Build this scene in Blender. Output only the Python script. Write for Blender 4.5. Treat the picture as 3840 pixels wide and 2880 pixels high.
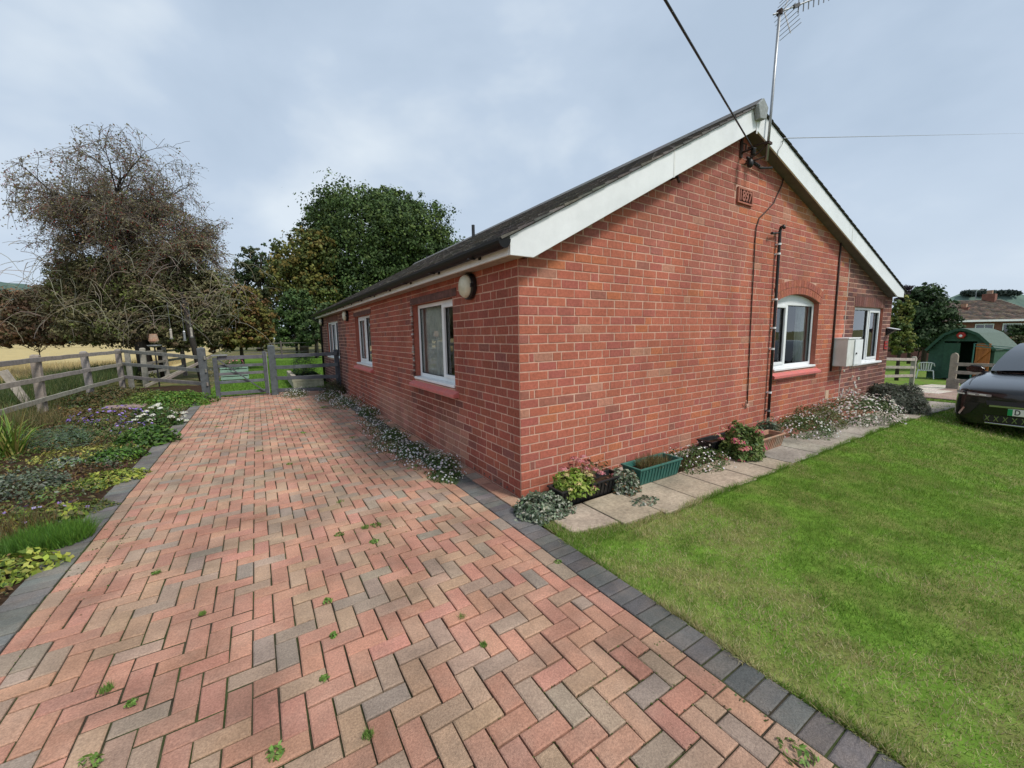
import bpy, math, random
import numpy as np
from mathutils import Vector, Matrix

for o in list(bpy.data.objects): bpy.data.objects.remove(o, do_unlink=True)
scene = bpy.context.scene
col = scene.collection
R_ = np.random.default_rng(7)
random.seed(7)

# ------------------------------------------------------------------ camera
CAM = np.array([-2.0487, -3.0859, 1.5891]); YAW, PITCH, ROLL = 0.56670, 0.12414, -0.01639
FPX = 1494.86                                   # focal length in photograph pixels (3840 wide)
_f = np.array([math.sin(YAW)*math.cos(PITCH), math.cos(YAW)*math.cos(PITCH), -math.sin(PITCH)])
_r = np.array([math.cos(YAW), -math.sin(YAW), 0.0]); _u = np.cross(_r, _f)
_r2 = math.cos(ROLL)*_r + math.sin(ROLL)*_u; _u2 = -math.sin(ROLL)*_r + math.cos(ROLL)*_u
cd = bpy.data.cameras.new('camera'); cam = bpy.data.objects.new('camera', cd); col.objects.link(cam)
cd.sensor_fit = 'HORIZONTAL'; cd.sensor_width = 36.0; cd.lens = 36.0*FPX/3840
cd.clip_start = 0.05; cd.clip_end = 3000
m = Matrix.Identity(4)
for i in range(3):
    m[i][0], m[i][1], m[i][2], m[i][3] = _r2[i], _u2[i], -_f[i], CAM[i]
cam.matrix_world = m
scene.camera = cam
scene.render.resolution_x, scene.render.resolution_y = 1024, 768

# ------------------------------------------------------------------ world, sun, exposure
SUN_EL, SUN_AZ = math.radians(52), math.radians(155)    # azimuth clockwise from +Y
w = bpy.data.worlds.new('World'); scene.world = w; w.use_nodes = True
nt = w.node_tree; nt.nodes.clear()
out = nt.nodes.new('ShaderNodeOutputWorld'); bg = nt.nodes.new('ShaderNodeBackground'); bg.inputs['Strength'].default_value = 0.0500
sky = nt.nodes.new('ShaderNodeTexSky'); sky.sky_type = 'NISHITA'; sky.sun_disc = False
sky.sun_elevation = SUN_EL; sky.sun_rotation = SUN_AZ; sky.air_density = 1.0; sky.dust_density = 2.0
tc = nt.nodes.new('ShaderNodeTexCoord'); mp = nt.nodes.new('ShaderNodeMapping'); mp.inputs['Scale'].default_value = (1.0, 1.0, 1.7)
mp.inputs['Rotation'].default_value = (0.1, 0.25, 0.6)
n1 = nt.nodes.new('ShaderNodeTexNoise'); n1.inputs['Scale'].default_value = 2.1; n1.inputs['Detail'].default_value = 5; n1.inputs['Roughness'].default_value = 0.5; n1.inputs['Distortion'].default_value = 0.15
cr = nt.nodes.new('ShaderNodeValToRGB')
cr.color_ramp.elements[0].position = 0.34; cr.color_ramp.elements[0].color = (4.35, 5.35, 6.65, 1)
cr.color_ramp.elements[1].position = 0.66; cr.color_ramp.elements[1].color = (6.9, 7.7, 8.5, 1)
e = cr.color_ramp.elements.new(0.50); e.color = (5.05, 6.05, 7.35, 1)
# cloud base is paler towards the horizon, as an even cloud layer is
sep = nt.nodes.new('ShaderNodeSeparateXYZ'); mr = nt.nodes.new('ShaderNodeMapRange')
mr.inputs['From Min'].default_value = 0.0; mr.inputs['From Max'].default_value = 0.30; mr.inputs['To Min'].default_value = 0.45; mr.inputs['To Max'].default_value = 0.0
mixh = nt.nodes.new('ShaderNodeMix'); mixh.data_type = 'RGBA'; mixh.inputs['B'].default_value = (7.3, 8.1, 9.0, 1)
mix = nt.nodes.new('ShaderNodeMix'); mix.data_type = 'RGBA'; mix.inputs['Factor'].default_value = 0.93
L = nt.links.new
L(tc.outputs['Generated'], mp.inputs['Vector']); L(mp.outputs['Vector'], n1.inputs['Vector']); L(n1.outputs['Fac'], cr.inputs['Fac'])
L(tc.outputs['Generated'], sep.inputs['Vector']); L(sep.outputs['Z'], mr.inputs['Value']); L(mr.outputs['Result'], mixh.inputs['Factor'])
L(cr.outputs['Color'], mixh.inputs['A']); L(sky.outputs['Color'], mix.inputs['A']); L(mixh.outputs['Result'], mix.inputs['B'])
L(mix.outputs['Result'], bg.inputs['Color']); L(bg.outputs['Background'], out.inputs['Surface'])

sd = bpy.data.lights.new('sun', 'SUN'); sun = bpy.data.objects.new('sun', sd); col.objects.link(sun)
sd.energy = 1.5; sd.angle = math.radians(12); sd.color = (1.0, 0.955, 0.88)
sdir = Vector((math.sin(SUN_AZ)*math.cos(SUN_EL), math.cos(SUN_AZ)*math.cos(SUN_EL), math.sin(SUN_EL)))
sun.rotation_euler = sdir.to_track_quat('Z', 'Y').to_euler(); sun.location = (0, -20, 30)
vs = scene.view_settings; vs.view_transform = 'Standard'; vs.look = 'None'; vs.gamma = 1.0; vs.use_curve_mapping = False
vs.exposure = 1.15

# ------------------------------------------------------------------ pixel helpers (pixels of a 2212 wide copy)
def ray(u, v): return _f + (u*1.736-1920)/FPX*_r2 - (v*1.736-1440)/FPX*_u2
def onZ(u, v, z=0.0):
    d = ray(u, v); t = (z-CAM[2])/d[2]; return CAM+t*d
def onD(u, v, dep): return CAM + dep*ray(u, v)
def proj_area(c, w_, h_):
    d = np.asarray(c)-CAM; dep = d@_f
    return (w_*h_)/max(dep, .2)**2 if dep > 0 else 0
def in_view(c, mrg=60):
    d = np.asarray(c)-CAM; dep = d@_f
    if dep <= .1: return False
    u = 1920+FPX*(d@_r2)/dep; v = 1440-FPX*(d@_u2)/dep
    return -mrg < u < 3840+mrg and -mrg < v < 2880+mrg

# ------------------------------------------------------------------ terrain
def terr(x, y):
    x = np.asarray(x, float); y = np.asarray(y, float)
    sp = np.log1p(np.exp(np.clip((x-7.0)*1.2, -30, 30)))/1.2
    z = -0.05*np.minimum(sp, 22) - 0.14*np.clip((x-2)/6, 0, 1)*np.clip(-1-y, 0, 1.5)
    return z

# ------------------------------------------------------------------ materials
def base_mat(name):
    mt = bpy.data.materials.new(name); mt.use_nodes = True
    return mt, mt.node_tree, mt.node_tree.nodes['Principled BSDF']
def M(name, c, rough=0.7, noise=0.0, nscale=20.0, bump=0.0, bscale=60.0, metal=0.0, spec=0.4, attr=False, coat=0.0, trans=0.0, stretch=None, c2=None, mott=None, stain=0.0):
    mt, t, p = base_mat(name)
    p.inputs['Roughness'].default_value = rough; p.inputs['Metallic'].default_value = metal
    p.inputs['Specular IOR Level'].default_value = spec; p.inputs['Coat Weight'].default_value = coat
    N = t.nodes.new; LL = t.links.new
    geo = N('ShaderNodeNewGeometry'); vec = geo.outputs['Position']
    if stretch:
        mpn = N('ShaderNodeMapping'); mpn.inputs['Scale'].default_value = stretch; LL(vec, mpn.inputs['Vector']); vec = mpn.outputs['Vector']
    src = None
    if attr:
        a = N('ShaderNodeAttribute'); a.attribute_name = 'col'; oi = N('ShaderNodeObjectInfo')
        mx = N('ShaderNodeMix'); mx.data_type = 'RGBA'; mx.blend_type = 'MULTIPLY'; mx.inputs['Factor'].default_value = 1
        LL(a.outputs['Color'], mx.inputs['A']); LL(oi.outputs['Color'], mx.inputs['B']); src = mx.outputs['Result']
    else:
        rgb = N('ShaderNodeRGB'); rgb.outputs[0].default_value = (*c, 1); src = rgb.outputs[0]
    if mott is not None:
        nz = N('ShaderNodeTexNoise'); nz.inputs['Scale'].default_value = 7; nz.inputs['Detail'].default_value = 4; LL(vec, nz.inputs['Vector'])
        rp = N('ShaderNodeMapRange'); rp.inputs['From Min'].default_value = .45; rp.inputs['From Max'].default_value = .75; rp.inputs['To Max'].default_value = .55; LL(nz.outputs['Fac'], rp.inputs['Value'])
        mxm = N('ShaderNodeMix'); mxm.data_type = 'RGBA'; LL(rp.outputs['Result'], mxm.inputs['Factor']); LL(src, mxm.inputs['A'])
        mm_ = N('ShaderNodeMix'); mm_.data_type = 'RGBA'; mm_.inputs['Factor'].default_value = .5; LL(src, mm_.inputs['A']); mm_.inputs['B'].default_value = (*mott, 1); LL(mm_.outputs['Result'], mxm.inputs['B']); src = mxm.outputs['Result']
    if c2 is not None:
        nz = N('ShaderNodeTexNoise'); nz.inputs['Scale'].default_value = nscale*0.35; nz.inputs['Detail'].default_value = 5; LL(vec, nz.inputs['Vector'])
        rp = N('ShaderNodeMapRange'); rp.inputs['From Min'].default_value = .42; rp.inputs['From Max'].default_value = .62; LL(nz.outputs['Fac'], rp.inputs['Value'])
        mx2 = N('ShaderNodeMix'); mx2.data_type = 'RGBA'; LL(rp.outputs['Result'], mx2.inputs['Factor']); LL(src, mx2.inputs['A']); mx2.inputs['B'].default_value = (*c2, 1); src = mx2.outputs['Result']
    if noise > 0:
        nz = N('ShaderNodeTexNoise'); nz.inputs['Scale'].default_value = nscale; nz.inputs['Detail'].default_value = 6; nz.inputs['Roughness'].default_value = .65; LL(vec, nz.inputs['Vector'])
        mr_ = N('ShaderNodeMapRange'); mr_.inputs['From Min'].default_value = .3; mr_.inputs['From Max'].default_value = .7
        mr_.inputs['To Min'].default_value = 1-noise; mr_.inputs['To Max'].default_value = 1+noise; LL(nz.outputs['Fac'], mr_.inputs['Value'])
        hs = N('ShaderNodeVectorMath'); hs.operation = 'SCALE'; LL(src, hs.inputs[0]); LL(mr_.outputs['Result'], hs.inputs['Scale']); src = hs.outputs['Vector']
    if stain > 0:
        for sc_, stv in ((1.1, (1, 1, 1)), (2.2, (1, 1, .22))):
            mpn = N('ShaderNodeMapping'); mpn.inputs['Scale'].default_value = stv; LL(geo.outputs['Position'], mpn.inputs['Vector'])
            nz = N('ShaderNodeTexNoise'); nz.inputs['Scale'].default_value = sc_; nz.inputs['Detail'].default_value = 7; nz.inputs['Roughness'].default_value = .6; LL(mpn.outputs['Vector'], nz.inputs['Vector'])
            mr_ = N('ShaderNodeMapRange'); mr_.inputs['From Min'].default_value = .34; mr_.inputs['From Max'].default_value = .62; mr_.inputs['To Min'].default_value = 1-stain; mr_.inputs['To Max'].default_value = 1+stain*.35; LL(nz.outputs['Fac'], mr_.inputs['Value'])
            hs = N('ShaderNodeVectorMath'); hs.operation = 'SCALE'; LL(src, hs.inputs[0]); LL(mr_.outputs['Result'], hs.inputs['Scale']); src = hs.outputs['Vector']
    LL(src, p.inputs['Base Color'])
    if bump > 0:
        nb = N('ShaderNodeTexNoise'); nb.inputs['Scale'].default_value = bscale; nb.inputs['Detail'].default_value = 5; LL(vec, nb.inputs['Vector'])
        bp = N('ShaderNodeBump'); bp.inputs['Strength'].default_value = bump; bp.inputs['Distance'].default_value = .01; LL(nb.outputs['Fac'], bp.inputs['Height']); LL(bp.outputs['Normal'], p.inputs['Normal'])
    return mt
def leafmat(name, rough=0.55, trans=0.25):
    mt, t, p = base_mat(name); N = t.nodes.new; LL = t.links.new
    a = N('ShaderNodeAttribute'); a.attribute_name = 'col'
    p.inputs['Roughness'].default_value = rough; p.inputs['Specular IOR Level'].default_value = .3
    tr = N('ShaderNodeBsdfTranslucent'); ms = N('ShaderNodeMixShader'); ms.inputs[0].default_value = trans
    LL(a.outputs['Color'], p.inputs['Base Color']); LL(a.outputs['Color'], tr.inputs['Color'])
    LL(p.outputs[0], ms.inputs[1]); LL(tr.outputs[0], ms.inputs[2]); LL(ms.outputs[0], t.nodes['Material Output'].inputs['Surface'])
    return mt
def glassmat(name, tint=(.9, .95, .95), refl=1.0):
    mt, t, p = base_mat(name); N = t.nodes.new; LL = t.links.new
    fr = N('ShaderNodeFresnel'); fr.inputs['IOR'].default_value = 1.5
    gl = N('ShaderNodeBsdfGlossy'); gl.inputs['Roughness'].default_value = .015; gl.inputs['Color'].default_value = (.95, .97, 1, 1)
    tr = N('ShaderNodeBsdfTransparent'); tr.inputs['Color'].default_value = (*tint, 1)
    ms = N('ShaderNodeMixShader'); ml = N('ShaderNodeMath'); ml.operation = 'MULTIPLY_ADD'; ml.inputs[1].default_value = refl*1.6; ml.inputs[2].default_value = .0; ml.use_clamp = True
    nz = N('ShaderNodeTexNoise'); nz.inputs['Scale'].default_value = 1.5; bp = N('ShaderNodeBump'); bp.inputs['Strength'].default_value = .04; bp.inputs['Distance'].default_value = .02
    LL(nz.outputs['Fac'], bp.inputs['Height']); LL(bp.outputs['Normal'], gl.inputs['Normal'])
    LL(fr.outputs[0], ml.inputs[0]); LL(ml.outputs[0], ms.inputs[0]); LL(tr.outputs[0], ms.inputs[1]); LL(gl.outputs[0], ms.inputs[2])
    LL(ms.outputs[0], t.nodes['Material Output'].inputs['Surface'])
    return mt

MAT = dict(
 brick=M('brick', (1, 1, 1), .85, .22, 34, .5, 120, attr=True, spec=.2, stain=.14),
 mortar=M('mortar', (.58, .365, .28), .95, .22, 14, .5, 160, spec=.1, stain=.16),
 mortar_grey=M('mortar_grey', (.40, .33, .28), .95, .2, 14, .6, 160, spec=.1),
 paver=M('paver', (1, 1, 1), .9, .30, 120, .6, 260, attr=True, spec=.2, mott=(.32, .245, .19), stain=.22),
 bedding=M('bedding', (.05, .042, .03), .98, .45, 9, .8, 80, spec=.05, c2=(.045, .06, .022)),
 slab=M('slab', (.40, .335, .25), .92, .28, 30, .5, 190, attr=True, spec=.15, mott=(.22, .19, .15), stain=.2),
 white=M('white_upvc', (.78, .80, .81), .35, .05, 6, 0, spec=.5, stain=.05),
 whitedirty=M('white_dirty', (.70, .71, .70), .5, .10, 9, 0, spec=.4, c2=(.62, .62, .58)),
 black=M('black_plastic', (.012, .012, .013), .42, .25, 15, 0, spec=.5),
 slate=M('slate', (1, 1, 1), .62, .35, 22, .4, 60, attr=True, spec=.35),
 lead=M('ridge_mortar', (.27, .29, .29), .9, .25, 30, .4, 100),
 pink=M('painted_sill', (.56, .145, .125), .6, .14, 30, .15, 90, c2=(.50, .15, .14)),
 lintel=M('dark_lintel', (.085, .038, .032), .75, .35, 25, .4, 60, c2=(.14, .06, .05)),
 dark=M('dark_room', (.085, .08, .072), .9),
 curtain=M('curtain', (.78, .75, .70), .9, .15, 12, 0, c2=(.66, .64, .61)),
 glass=glassmat('window_glass', (.82, .88, .88), 1.0),
 diffuser=M('lamp_diffuser', (.62, .60, .48), .4, .12, 14, 0, c2=(.5, .47, .34)),
 wood=M('weathered_wood', (1, 1, 1), .9, .3, 9, .5, 40, attr=True, stretch=(1, 1, 1)),
 metal=M('galvanised', (.33, .34, .35), .45, .15, 20, 0, metal=.7),
 rust=M('rusty_iron', (.05, .028, .022), .75, .4, 40, .2, 80),
 cable=M('black_cable', (.010, .010, .011), .5),
 pvcgreen=M('green_plastic', (.035, .13, .105), .45, .18, 18, 0),
 terracotta=M('terracotta', (.36, .19, .12), .9, .2, 20, .3, 80, c2=(.33, .25, .18)),
 soil=M('soil', (.045, .028, .018), .98, .5, 22, .9, 50, spec=.05),
 leaf=leafmat('leaf'), grass=leafmat('grass_blade', .6, .3), petal=leafmat('petal', .7, .35),
 bark=M('bark', (.055, .045, .036), .95, .35, 12, .8, 30, spec=.1, stretch=(1, 1, .3)),
 twig=leafmat('twig', .9, 0.0),
 carpaint=M('car_paint', (.006, .0065, .008), .18, 0, spec=.4, coat=.55),
 cartrim=M('car_trim', (.010, .010, .011), .45, 0, spec=.5),
 carglass=M('car_glass', (.02, .023, .026), .04, 0, spec=.8, coat=1.0),
 tyre=M('tyre', (.012, .012, .012), .9, .2, 40),
 rim=M('wheel_rim', (.12, .12, .125), .3, 0, metal=.9),
 lens=M('lamp_lens', (.25, .26, .27), .08, 0, spec=.8, coat=1.0),
 plate=M('number_plate', (.78, .78, .74), .4), plategreen=M('plate_green', (.01, .30, .10), .4),
 chrome=M('chrome', (.5, .5, .52), .18, 0, metal=1.0),
 shedgreen=M('shed_green', (.028, .075, .048), .75, .25, 8, .2, 40),
 shedfelt=M('roof_felt', (.10, .135, .115), .95, .2, 16, .4, 120),
 shedorange=M('stained_timber', (.42, .135, .035), .7, .22, 10, .2, 40, stretch=(1, 1, .2)),
 plaster=M('plaster', (.62, .60, .56), .9, .05, 8),
 gutterblack=M('gutter_black', (.006, .006, .0065), .45, .2, 12, 0, spec=.22),
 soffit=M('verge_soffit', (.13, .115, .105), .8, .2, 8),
 red=M('red_paint', (.42, .025, .02), .5), 
 whiteplastic=M('white_plastic', (.72, .72, .70), .4, .06, 10),
 tile=M('clay_tile', (1, 1, 1), .9, .3, 3, .5, 10, attr=True),
 farbrick=M('far_brick', (.20, .085, .06), .9, .25, 5, 0),
 hedge=leafmat('hedge', .7, .15),
 pinkstone=M('pink_stone', (.24, .17, .15), .9, .25, 12, .4, 60),
 stone=M('stone', (.42, .38, .33), .9, .2, 12, .4, 60),
 palegreen=M('pale_green_paint', (.22, .34, .27), .7, .12, 10),
)
# lawn soil sheet, field, back lawn: patchy two-tone
MAT['lawnsoil'] = M('lawn_ground', (.11, .195, .028), .98, .4, 7, .8, 60, spec=.05, c2=(.15, .17, .05))
MAT['field'] = M('straw_field', (.46, .36, .17), .98, .2, 1.2, .5, 6, spec=.05, c2=(.40, .33, .17))
MAT['rough'] = M('rough_ground', (.10, .11, .04), .98, .4, 3, .8, 20, spec=.05, c2=(.17, .14, .07))
MAT['backlawn'] = M('back_lawn', (.085, .17, .022), .98, .25, 3, .5, 30, spec=.05, c2=(.11, .18, .03))
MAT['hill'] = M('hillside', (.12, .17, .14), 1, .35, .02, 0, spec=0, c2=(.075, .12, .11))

# ------------------------------------------------------------------ object helpers
OFF = {}
def tag(o, label=None, cat=None, group=None, kind=None):
    if label: o['label'] = label
    if cat: o['category'] = cat
    if group: o['group'] = group
    if kind: o['kind'] = kind
    return o
def thing(name, loc, label, cat, group=None, rot=0.0):
    o = bpy.data.objects.new(name, None); col.objects.link(o); o.empty_display_size = .2
    o.location = loc; o.rotation_euler = (0, 0, rot); OFF[o] = np.zeros(3) if rot else np.array(loc, float)
    return tag(o, label, cat, group)
def link(name, me, parent=None, loc=(0, 0, 0)):
    o = bpy.data.objects.new(name, me); col.objects.link(o); o.color = (1, 1, 1, 1)
    if parent is not None:
        o.parent = parent; OFF[o] = OFF[parent]; o.location = loc
    else:
        OFF[o] = np.array(loc, float); o.location = loc
    return o
def npobj(name, V, faces, mat, parent=None, colr=None, smooth=False, loc=None):
    """faces: list of (m,k) int arrays"""
    V = np.asarray(V, np.float32)
    off = OFF[parent] if parent is not None else (np.array(loc, float) if loc is not None else np.zeros(3))
    V = V - off.astype(np.float32)
    me = bpy.data.meshes.new(name)
    faces = [np.asarray(f, np.int32) for f in faces if len(f)]
    nl = sum(f.size for f in faces); nf = sum(len(f) for f in faces)
    me.vertices.add(len(V)); me.vertices.foreach_set('co', V.ravel())
    me.loops.add(nl); me.loops.foreach_set('vertex_index', np.concatenate([f.ravel() for f in faces]))
    me.polygons.add(nf)
    tot = np.concatenate([np.full(len(f), f.shape[1], np.int32) for f in faces]); st = np.concatenate([[0], np.cumsum(tot)[:-1]]).astype(np.int32)
    me.polygons.foreach_set('loop_start', st); me.polygons.foreach_set('loop_total', tot)
    if smooth: me.polygons.foreach_set('use_smooth', np.ones(nf, bool))
    me.update(calc_edges=True)
    if colr is not None:
        a = me.attributes.new('col', 'FLOAT_COLOR', 'POINT'); c4 = np.ones((len(V), 4), np.float32); c4[:, :3] = colr; a.data.foreach_set('color', c4.ravel())
    me.materials.append(mat)
    return link(name, me, parent, loc if (parent is None and loc is not None) else (0, 0, 0))

class B:
    def __init__(s): s.V = []; s.F = []; s.C = []; s.c = (1, 1, 1)
    def add(s, vs, fs, c=None):
        n = len(s.V); s.V += [tuple(v) for v in vs]; s.F += [tuple(i+n for i in f) for f in fs]; s.C += [c or s.c]*len(vs); return s
    def box(s, x0, x1, y0, y1, z0, z1, c=None):
        v = [(x0, y0, z0), (x1, y0, z0), (x1, y1, z0), (x0, y1, z0), (x0, y0, z1), (x1, y0, z1), (x1, y1, z1), (x0, y1, z1)]
        return s.add(v, [(0, 3, 2, 1), (4, 5, 6, 7), (0, 1, 5, 4), (1, 2, 6, 5), (2, 3, 7, 6), (3, 0, 4, 7)], c)
    def bar(s, a, b, w_, h_, c=None, up=(0, 0, 1)):
        a = Vector(a); b = Vector(b); d = (b-a).normalized(); r = d.cross(Vector(up))
        if r.length < 1e-4: r = d.cross(Vector((0, 1, 0)))
        r.normalize(); u = r.cross(d)
        vs = []
        for p in (a, b):
            for sx, sz in ((-1, -1), (1, -1), (1, 1), (-1, 1)): vs.append(p+r*(sx*w_/2)+u*(sz*h_/2))
        return s.add(vs, [(3, 2, 1, 0), (4, 5, 6, 7), (0, 1, 5, 4), (1, 2, 6, 5), (2, 3, 7, 6), (3, 0, 4, 7)], c)
    def prism(s, poly, ax, t0, t1, c=None):
        """poly in the two other axes, extruded along ax"""
        def mk(p, t):
            return (t, p[0], p[1]) if ax == 'x' else (p[0], t, p[1]) if ax == 'y' else (p[0], p[1], t)
        n = len(poly); vs = [mk(p, t0) for p in poly]+[mk(p, t1) for p in poly]
        fs = [tuple(range(n)), tuple(range(2*n-1, n-1, -1))]+[((i+1) % n, i, n+i, n+(i+1) % n) for i in range(n)]
        return s.add(vs, fs, c)
    def tube(s, pts, rad, k=8, c=None, cap=True):
        pts = [Vector(p) for p in pts]; n = len(pts); rad = rad if hasattr(rad, '__len__') else [rad]*n
        vs = []; prev = None
        for i, p in enumerate(pts):
            d = (pts[min(i+1, n-1)]-pts[max(i-1, 0)]).normalized()
            if prev is None:
                a = Vector((0, 0, 1)) if abs(d.z) < .9 else Vector((1, 0, 0)); r = d.cross(a).normalized()
            else: r = (prev-d*prev.dot(d)).normalized()
            prev = r; q = d.cross(r)
            for j in range(k):
                t = 2*math.pi*j/k; vs.append(p+(r*math.cos(t)+q*math.sin(t))*rad[i])
        fs = [(i*k+j, i*k+(j+1) % k, (i+1)*k+(j+1) % k, (i+1)*k+j) for i in range(n-1) for j in range(k)]
        if cap: fs += [tuple(range(k-1, -1, -1)), tuple((n-1)*k+j for j in range(k))]
        return s.add(vs, fs, c)
    def lathe(s, prof, center, axis=(0, 0, 1), k=20, c=None):
        ax = Vector(axis).normalized(); a = Vector((0, 0, 1)) if abs(ax.z) < .9 else Vector((1, 0, 0)); r = ax.cross(a).normalized(); q = ax.cross(r); cc = Vector(center)
        vs = [cc+ax*h+(r*math.cos(2*math.pi*j/k)+q*math.sin(2*math.pi*j/k))*rr for rr, h in prof for j in range(k)]
        n = len(prof); fs = [(i*k+j, i*k+(j+1) % k, (i+1)*k+(j+1) % k, (i+1)*k+j) for i in range(n-1) for j in range(k)]
        fs += [tuple(range(k-1, -1, -1)), tuple((n-1)*k+j for j in range(k))]
        return s.add(vs, fs, c)
    def build(s, name, mat, parent=None, smooth=False, bevel=0.0, loc=None, colr=False, sub=0):
        off = OFF[parent] if parent is not None else (np.array(loc, float) if loc is not None else np.zeros(3))
        me = bpy.data.meshes.new(name); me.from_pydata([(v[0]-off[0], v[1]-off[1], v[2]-off[2]) for v in s.V], [], s.F)
        a = me.attributes.new('col', 'FLOAT_COLOR', 'POINT'); c4 = np.ones((len(s.V), 4), np.float32); c4[:, :3] = np.array(s.C, np.float32); a.data.foreach_set('color', c4.ravel())
        me.materials.append(mat if not isinstance(mat, str) else MAT[mat])
        if smooth: me.polygons.foreach_set('use_smooth', np.ones(len(me.polygons), bool))
        me.update(); o = link(name, me, parent, loc if (parent is None and loc is not None) else (0, 0, 0))
        if sub:
            md = o.modifiers.new('sub', 'SUBSURF'); md.levels = sub; md.render_levels = sub
        if bevel:
            md = o.modifiers.new('bevel', 'BEVEL'); md.width = bevel; md.segments = 2; md.limit_method = 'ANGLE'
        return o
def text_mesh(name, s, size, mat, parent, M4, extrude=.002, xs=1.0):
    cu = bpy.data.curves.new(name, 'FONT'); cu.body = s; cu.size = size; cu.extrude = extrude; cu.offset = size*.02; cu.align_x = 'CENTER'; cu.align_y = 'CENTER'
    t = bpy.data.objects.new('tmp', cu); col.objects.link(t)
    dg = bpy.context.evaluated_depsgraph_get(); me = bpy.data.meshes.new_from_object(t.evaluated_get(dg)); bpy.data.objects.remove(t, do_unlink=True)
    me.name = name; me.materials.clear(); me.materials.append(MAT[mat] if isinstance(mat, str) else mat)
    o = link(name, me, parent); mm = M4 @ Matrix.Diagonal((xs, 1, 1, 1)); me.transform(mm); me.transform(Matrix.Translation(-Vector(OFF[parent])))
    return o
def jit(c, a=.12):
    k = 1+R_.uniform(-a, a); return tuple(min(1, max(0, ch*k*(1+R_.uniform(-a*.4, a*.4)))) for ch in c)

# vectorised leaves and blades -------------------------------------------------
def unit(a): return a/np.maximum(np.linalg.norm(a, axis=-1, keepdims=True), 1e-6)
def leaf_mesh(P, N, size, aspect=.5, fold=.15, rng=R_):
    n = len(P); t = unit(rng.normal(size=(n, 3))); T = unit(t-N*np.sum(t*N, 1, keepdims=True)); Bv = np.cross(N, T)
    s = np.asarray(size).reshape(-1, 1)*np.ones((n, 1)); wv = Bv*s*aspect*.5
    a = P-T*s*.5; b = P+wv+N*s*fold*.5; c = P+T*s*.5; d = P-wv+N*s*fold*.5
    V = np.stack([a, b, c, d], 1).reshape(-1, 3); F = np.arange(4*n).reshape(-1, 4)
    return V, F
def blade_mesh(P, h, w_, lean, rng=R_):
    n = len(P); a = rng.uniform(0, 2*np.pi, n); d = np.stack([np.cos(a), np.sin(a), np.zeros(n)], 1); b = rng.uniform(0, 2*np.pi, n)
    side = np.stack([np.cos(b), np.sin(b), np.zeros(n)], 1)*(np.asarray(w_).reshape(-1, 1)/2)
    h = np.asarray(h).reshape(-1, 1)*np.ones((n, 1)); ln = np.asarray(lean).reshape(-1, 1)*h
    tip = P+d*ln+np.array([0, 0, 1])*np.sqrt(np.maximum(h*h-ln*ln, (.15*h)**2))
    V = np.stack([P-side, P+side, tip], 1).reshape(-1, 3); F = np.arange(3*n).reshape(-1, 3)
    return V, F
def rep(c, k): return np.repeat(c, k, axis=0)
def palette(n, cols, var=.2, rng=R_):
    cols = np.asarray(cols, float); i = rng.integers(0, len(cols), n); c = cols[i]*(1+rng.uniform(-var, var, (n, 1)))
    return np.clip(c*(1+rng.uniform(-.08, .08, (n, 3))), 0, 1)
def vnoise(x, y, s, seed=0):
    g = np.random.default_rng(seed).random((64, 64)); X = x*s; Y = y*s; xi = np.floor(X).astype(int); yi = np.floor(Y).astype(int); fx = X-xi; fy = Y-yi
    fx = fx*fx*(3-2*fx); fy = fy*fy*(3-2*fy); q = lambda a, b: g[a % 64, b % 64]
    return (q(xi, yi)*(1-fx)+q(xi+1, yi)*fx)*(1-fy)+(q(xi, yi+1)*(1-fx)+q(xi+1, yi+1)*fx)*fy

# ================================================================== SETTING
def sheet(name, xs, ys, zf, mat, kind='structure'):
    xs = np.asarray(xs); ys = np.asarray(ys); X, Y = np.meshgrid(xs, ys); Zz = zf(X, Y); V = np.stack([X, Y, Zz], -1).reshape(-1, 3)
    nx, ny = len(xs), len(ys); i = (np.arange(ny-1)[:, None]*nx+np.arange(nx-1)[None, :]).ravel()
    F = np.stack([i, i+1, i+nx+1, i+nx], 1)
    o = npobj(name, V, [F], MAT[mat], smooth=True); return tag(o, kind=kind)
def joinsheets(name, parts, mat, kind='structure'):
    Vs, Fs, n = [], [], 0
    for xs, ys, zf in parts:
        xs = np.asarray(xs); ys = np.asarray(ys); X, Y = np.meshgrid(xs, ys); V = np.stack([X, Y, zf(X, Y)], -1).reshape(-1, 3)
        nx, ny = len(xs), len(ys); i = (np.arange(ny-1)[:, None]*nx+np.arange(nx-1)[None, :]).ravel(); Fs.append(np.stack([i, i+1, i+nx+1, i+nx], 1)+n); Vs.append(V); n += len(V)
    o = npobj(name, np.concatenate(Vs), [np.concatenate(Fs)], MAT[mat], smooth=True); return tag(o, kind=kind)
gx = np.unique(np.concatenate([np.linspace(-900, -40, 12), np.linspace(-40, 60, 101), np.linspace(60, 1200, 14)]))
gy = np.unique(np.concatenate([np.linspace(-300, -30, 6), np.linspace(-30, 60, 91), np.linspace(60, 1400, 14)]))
sheet('ground', gx, gy, lambda x, y: terr(x, y)-.055, 'rough')
sheet('field', np.linspace(-500, -6.3, 40), np.linspace(-40, 420, 40), lambda x, y: -.045+0*x, 'field')
joinsheets('lawn', [(np.linspace(-.16, 10.3, 53), np.linspace(-30, -.98, 100), lambda x, y: terr(x, y)-.022),
                    (np.linspace(-.16, .95, 8), np.linspace(-.98, -.70, 4), lambda x, y: terr(x, y)-.0215),
                    (np.linspace(10.3, 46, 80), np.linspace(-30, 12, 120), lambda x, y: terr(x, y)-.022)], 'lawnsoil')
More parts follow.
